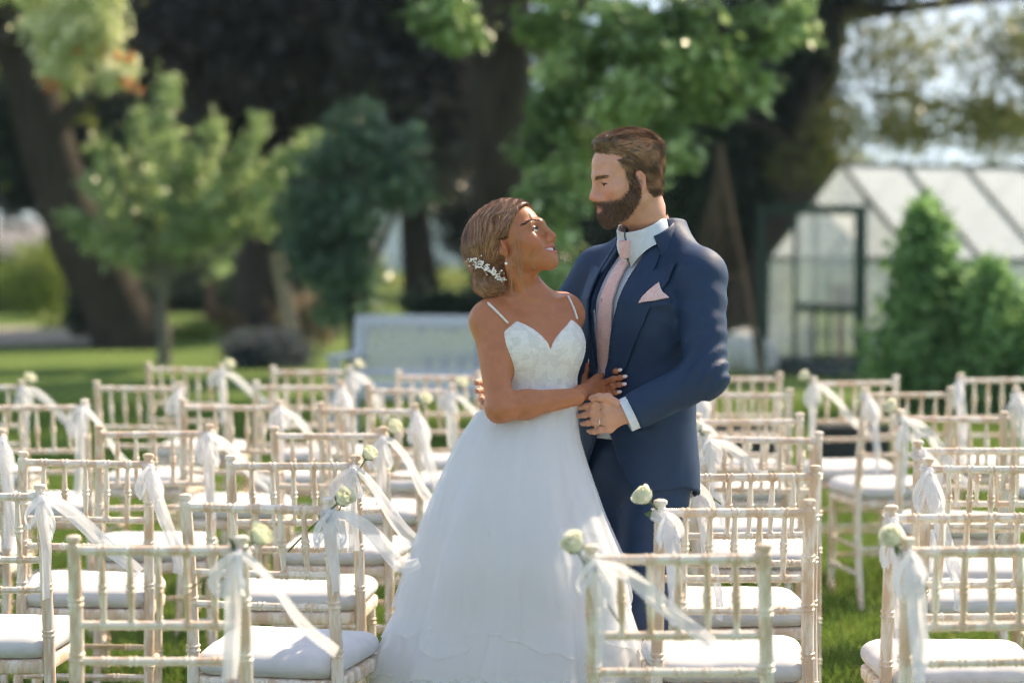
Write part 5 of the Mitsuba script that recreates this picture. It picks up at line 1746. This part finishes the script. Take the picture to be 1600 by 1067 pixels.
hb = nets(bhair_fn, ob - [.19, .14, .16], ob + [.12, .14, .16], .0035)
C = np.array([.17, .080, .042]) * (.6 + .7 * meshkit.noise(((np.array(hb.vertices) - ob) @ BH.R) * [120, 60, 120], 3))[:, None]
put(f'{bk}__hair', hb, 'hair_strand', smooth=True, color=C)
HC_B = [(.08, .036, .019), (.19, .088, .045), (.32, .165, .09), (.50, .31, .18)]
s0, _ = trimesh.sample.sample_surface(hb, 7600, seed=15)
bunl = (bun - ob) @ BH.R


def b_flow(q):
    d = bunl - q
    r = np.linalg.norm(d, axis=1, keepdims=True)
    d = d / r
    swirl = np.cross(d, BH.R.T @ np.array([.2, -1.0, .1]))
    near = np.clip(1.25 - r / .075, 0, 1)
    return d * (1 - near) + swirl * near * 1.6


m, n_, st_ = strands(bhair_fn, BH, s0, b_flow, .055, 8, .00080, .0022, 16, .16, offset=.0010)
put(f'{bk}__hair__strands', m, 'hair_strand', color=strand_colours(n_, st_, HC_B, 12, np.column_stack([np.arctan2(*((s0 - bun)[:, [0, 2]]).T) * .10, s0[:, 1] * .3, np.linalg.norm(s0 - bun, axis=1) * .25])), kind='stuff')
g = np.random.default_rng(19)
fly = []
for i in range(90):
    p = s0[g.integers(len(s0))]
    if p[2] < ob[2] - .02:
        continue
    n0 = grad(bhair_fn, p[None])[0]
    t0 = np.cross(n0, g.normal(size=3))
    t0 /= np.linalg.norm(t0) + 1e-9
    fly.append(bezier(p, p + n0 * .005 + t0 * .008, p + n0 * g.uniform(.006, .013) + t0 * .018, p + n0 * g.uniform(.0, .008) + t0 * .028, n=8))
for a, b_, c_, d_ in [((806, 345), (812, 385), (818, 412), (812, 432)), ((826, 335), (832, 360), (828, 392), (833, 420)), ((803, 372), (806, 402), (812, 440), (824, 455)), ((824, 330), (836, 345), (836, 372), (830, 402)),
                      ((799, 398), (796, 420), (801, 446), (798, 462))]:
    for j in range(6):
        o_ = g.normal(0, 2.2, 4)
        fly.append(bezier(*[at(x + o_[k], y + o_[k] * .5, 6.375 + .004 * j) for k, (x, y) in enumerate((a, b_, c_, d_))], n=8))
put(f'{bk}__hair__flyaways', tubes(np.array(fly), np.full((len(fly), 8), .00038), 3), 'hair_strand', color=np.tile([.30, .17, .10], (len(fly) * 24, 1)), kind='stuff')
# pearl hair piece and earring
g = np.random.default_rng(23)
k = thing('hair_comb', 'spray of small white pearls and beads pinned above the bun', 'hair comb')
base_ = np.array([(734, 408), (741, 409), (748, 412), (756, 416), (764, 421), (772, 427), (780, 433), (787, 438)], float)
beads = []
pf = lambda x, y: march(bhair_fn, np.array([at(x, y, 6.2)]), at(x, y, 7.0) - at(x, y, 6.0), .6, .003)[0]
for i in range(115):
    t = g.random() * 7
    j = int(min(t, 6))
    c = base_[j] + (base_[j + 1] - base_[j]) * (t - j) + g.normal(0, 4.2, 2)
    p = pf(*c)
    if p[1] > 6.52:
        p[1] = 6.46
    s_ = trimesh.creation.icosphere(1, g.uniform(.0014, .0036))
    s_.apply_translation(p + [0, -.002 - .004 * g.random(), 0])
    put(f'{k}__bead', s_, 'pearl', smooth=True)
wires = tube(np.array([pf(*c) + [0, -.001, 0] for c in base_]), .0009, 5)
put(f'{k}__wire', wires, 'silver', smooth=True)
k = thing('earring', 'pearl drop earring hanging from the ear of the bride', 'earring')
ep = BH.w(np.array([-.082, .012, -.047]) * KB)
e = trimesh.creation.icosphere(2, .0042)
e.apply_translation(ep + [0, 0, -.014])
put(f'{k}__pearl', e, 'pearl', smooth=True)
put(f'{k}__hook', tube([ep, ep + [0, -.002, -.005], ep + [0, 0, -.012]], .0006, 5), 'silver', smooth=True)

# ------------------------------------------------------------------ the gown
bodT = TB.fn()


def bodice_fn(p):
    L = BT.l(p).astype(np.float64)
    d = bodT(p) - .0045
    u, front = np.abs(L[:, 0] + .0), L[:, 1] < .012
    zt = np.where(front, 1.252 + .085 * np.sqrt(np.clip(u / .082, 0, 1)) - np.clip(u - .085, 0, 1) * .75, 1.262)
    lim = np.maximum(L[:, 2] - zt, 1.055 - L[:, 2])
    ruch = .0016 * (np.abs(((L[:, 2] * 40 + L[:, 0] * 9) % 1) - .5) * 2 - .5) * 0
    return np.maximum(d, lim).astype(p.dtype)


gkey = f'{bk}__gown'
bo = nets(bodice_fn, [-.12, 6.33, 1.05], [.215, 6.62, 1.35], .0032)
put(f'{gkey}__bodice', bo, 'lace_satin', smooth=True)
for (x0, y0, x1, y1, x2, y2) in [(794, 505, 778, 488, 760, 471), (902, 499, 897, 480, 886, 460)]:
    pts = []
    for x, y in bezier((x0, y0), (x1, y1), (x2, y2), n=12):
        pts.append(march(bfn, np.array([at(x, y, 6.2)]), at(x, y, 7.0) - at(x, y, 6.0), .6, .002)[0])
    pts = np.array(pts)
    pts[:, 1] = np.minimum(pts[:, 1], np.interp(np.arange(12), [0, 11], [pts[0, 1], pts[0, 1] + .09]) + .03)
    pts[-1] += [0, .03, -.004]
    put(f'{gkey}__strap', tube(pts, .0034, 6), 'dress_lining', smooth=True)

# skirt outline in the photograph: (y, left x, right x)
OUT = [(622, 784, 906), (634, 774, 905), (648, 744, 902), (690, 715, 908), (725, 698, 918), (807, 664, 945), (869, 642, 970), (956, 617, 985), (1033, 582, 1004), (1120, 556, 1030), (1220, 536, 1052), (1262, 528, 1060)]
oz = np.array([at(0, y, 6.40)[2] for y, _, _ in OUT])
ocx = np.array([(at(l, y, 6.40)[0] + at(r_, y, 6.40)[0]) / 2 for y, l, r_ in OUT])
ohw = np.array([(at(r_, y, 6.40)[0] - at(l, y, 6.40)[0]) / 2 for y, l, r_ in OUT])
oz[-1] = 0.02


def skirt(z_top, z_hem, scale, fold_top, fold_hem, freqs, seed, flare=0.0, wave=0.0, nt=420, nz=44):
    r = np.random.default_rng(41)
    th = np.linspace(0, 2 * np.pi, nt, endpoint=False)
    t = np.linspace(0, 1, nz)[:, None]
    zw = z_hem + wave * (meshkit.fbm(np.stack([np.cos(th) * 2.2, np.sin(th) * 2.2, th * 0 + seed], -1), 3, seed=seed) - .5) * 2
    z = z_top + (zw[None] - z_top) * t
    cx = np.interp(-z, -oz, ocx)
    hw = np.interp(-z, -oz, ohw) * (scale + flare * t ** 2)
    f = 0
    for k_, (q, a) in enumerate(freqs):
        ph = r.uniform(0, 6.28)
        f = f + a * np.sin(q * th[None] + ph + .25 * np.sin(4 * z + k_ + th[None]) + .8 * np.sin(2 * th[None] + k_))
    amp = fold_top + (fold_hem - fold_top) * t ** 1.3
    rr = 1 + amp * f
    dep = np.interp(z, [0, .6, 1.0, 1.12], [.62, .68, .80, .86])
    x = cx + hw * rr * np.cos(th)[None]
    y = np.interp(z, [0, .7, 1.0, 1.12], [6.40, 6.425, 6.455, 6.482]) + hw * rr * dep * np.sin(th)[None]
    zz = z + .10 * amp * (f > 0) * 0
    # the woman's body carries the waist
    return sheet(np.stack([x, y, zz], -1), closed_u=True)


zw = at(0, 624, 6.40)[2]
put(f'{gkey}__lining', skirt(zw, .03, .925, .018, .05, [(8, .6), (13, .5), (22, .3)], 41), 'dress_lining', smooth=True)
TIERS = [(zw - .005, .78, .985, .018, .028, .03, .09), (.92, .62, .985, .012, .04, .05, .09), (.78, .50, .985, .014, .05, .05, .08), (.65, .38, .985, .014, .06, .05, .07), (.54, .26, .985, .014, .07, .05, .06), (.42, .14, .985, .014, .07, .05, .05), (.30, .03, .985, .014, .07, .05, .02)]
for i, (zt, zh, sc, f0, f1, fl, wv) in enumerate(TIERS):
    fl = [.012, .016, .02, .03, .04, .045, .05][i]
    tm = skirt(zt, zh, sc, f0, f1, [(8, .6), (13, .5), (22, .3)], 50 + i, fl, wv, nt=520)
    put(f'{gkey}__tier', tm, 'tulle', smooth=True)
    edge = np.array(tm.vertices).reshape(44, 520, 3)[-1]
    put(f'{gkey}__hem', tube(np.vstack([edge, edge[:1]]), .0009, 5, caps=False), 'dress_lining', smooth=True)
put(f'{gkey}__overlay', skirt(zw - .003, .58, 1.0, .020, .045, [(8, .6), (13, .5), (22, .3), (37, .12)], 70, .025, .10, nt=520, nz=60), 'tulle', smooth=True)


# ------------------------------------------------------------------ added to lift the dark tones: thin haze
scene['air'] = {'type': 'homogeneous', 'albedo': rgb(.92, .97, .98), 'sigma_t': rgb(.00022, .00028, .00034)}
scene['haze'] = {'type': 'cube', 'to_world': T().translate([0, 40, 10]).scale([70, 62, 13]), 'bsdf': {'type': 'null'}, 'interior': {'type': 'ref', 'id': 'air'}}
scene['camera']['medium'] = {'type': 'ref', 'id': 'air'}
labels['haze'] = {'kind': 'stuff', 'label': 'thin added haze that lifts the dark tones of the garden'}
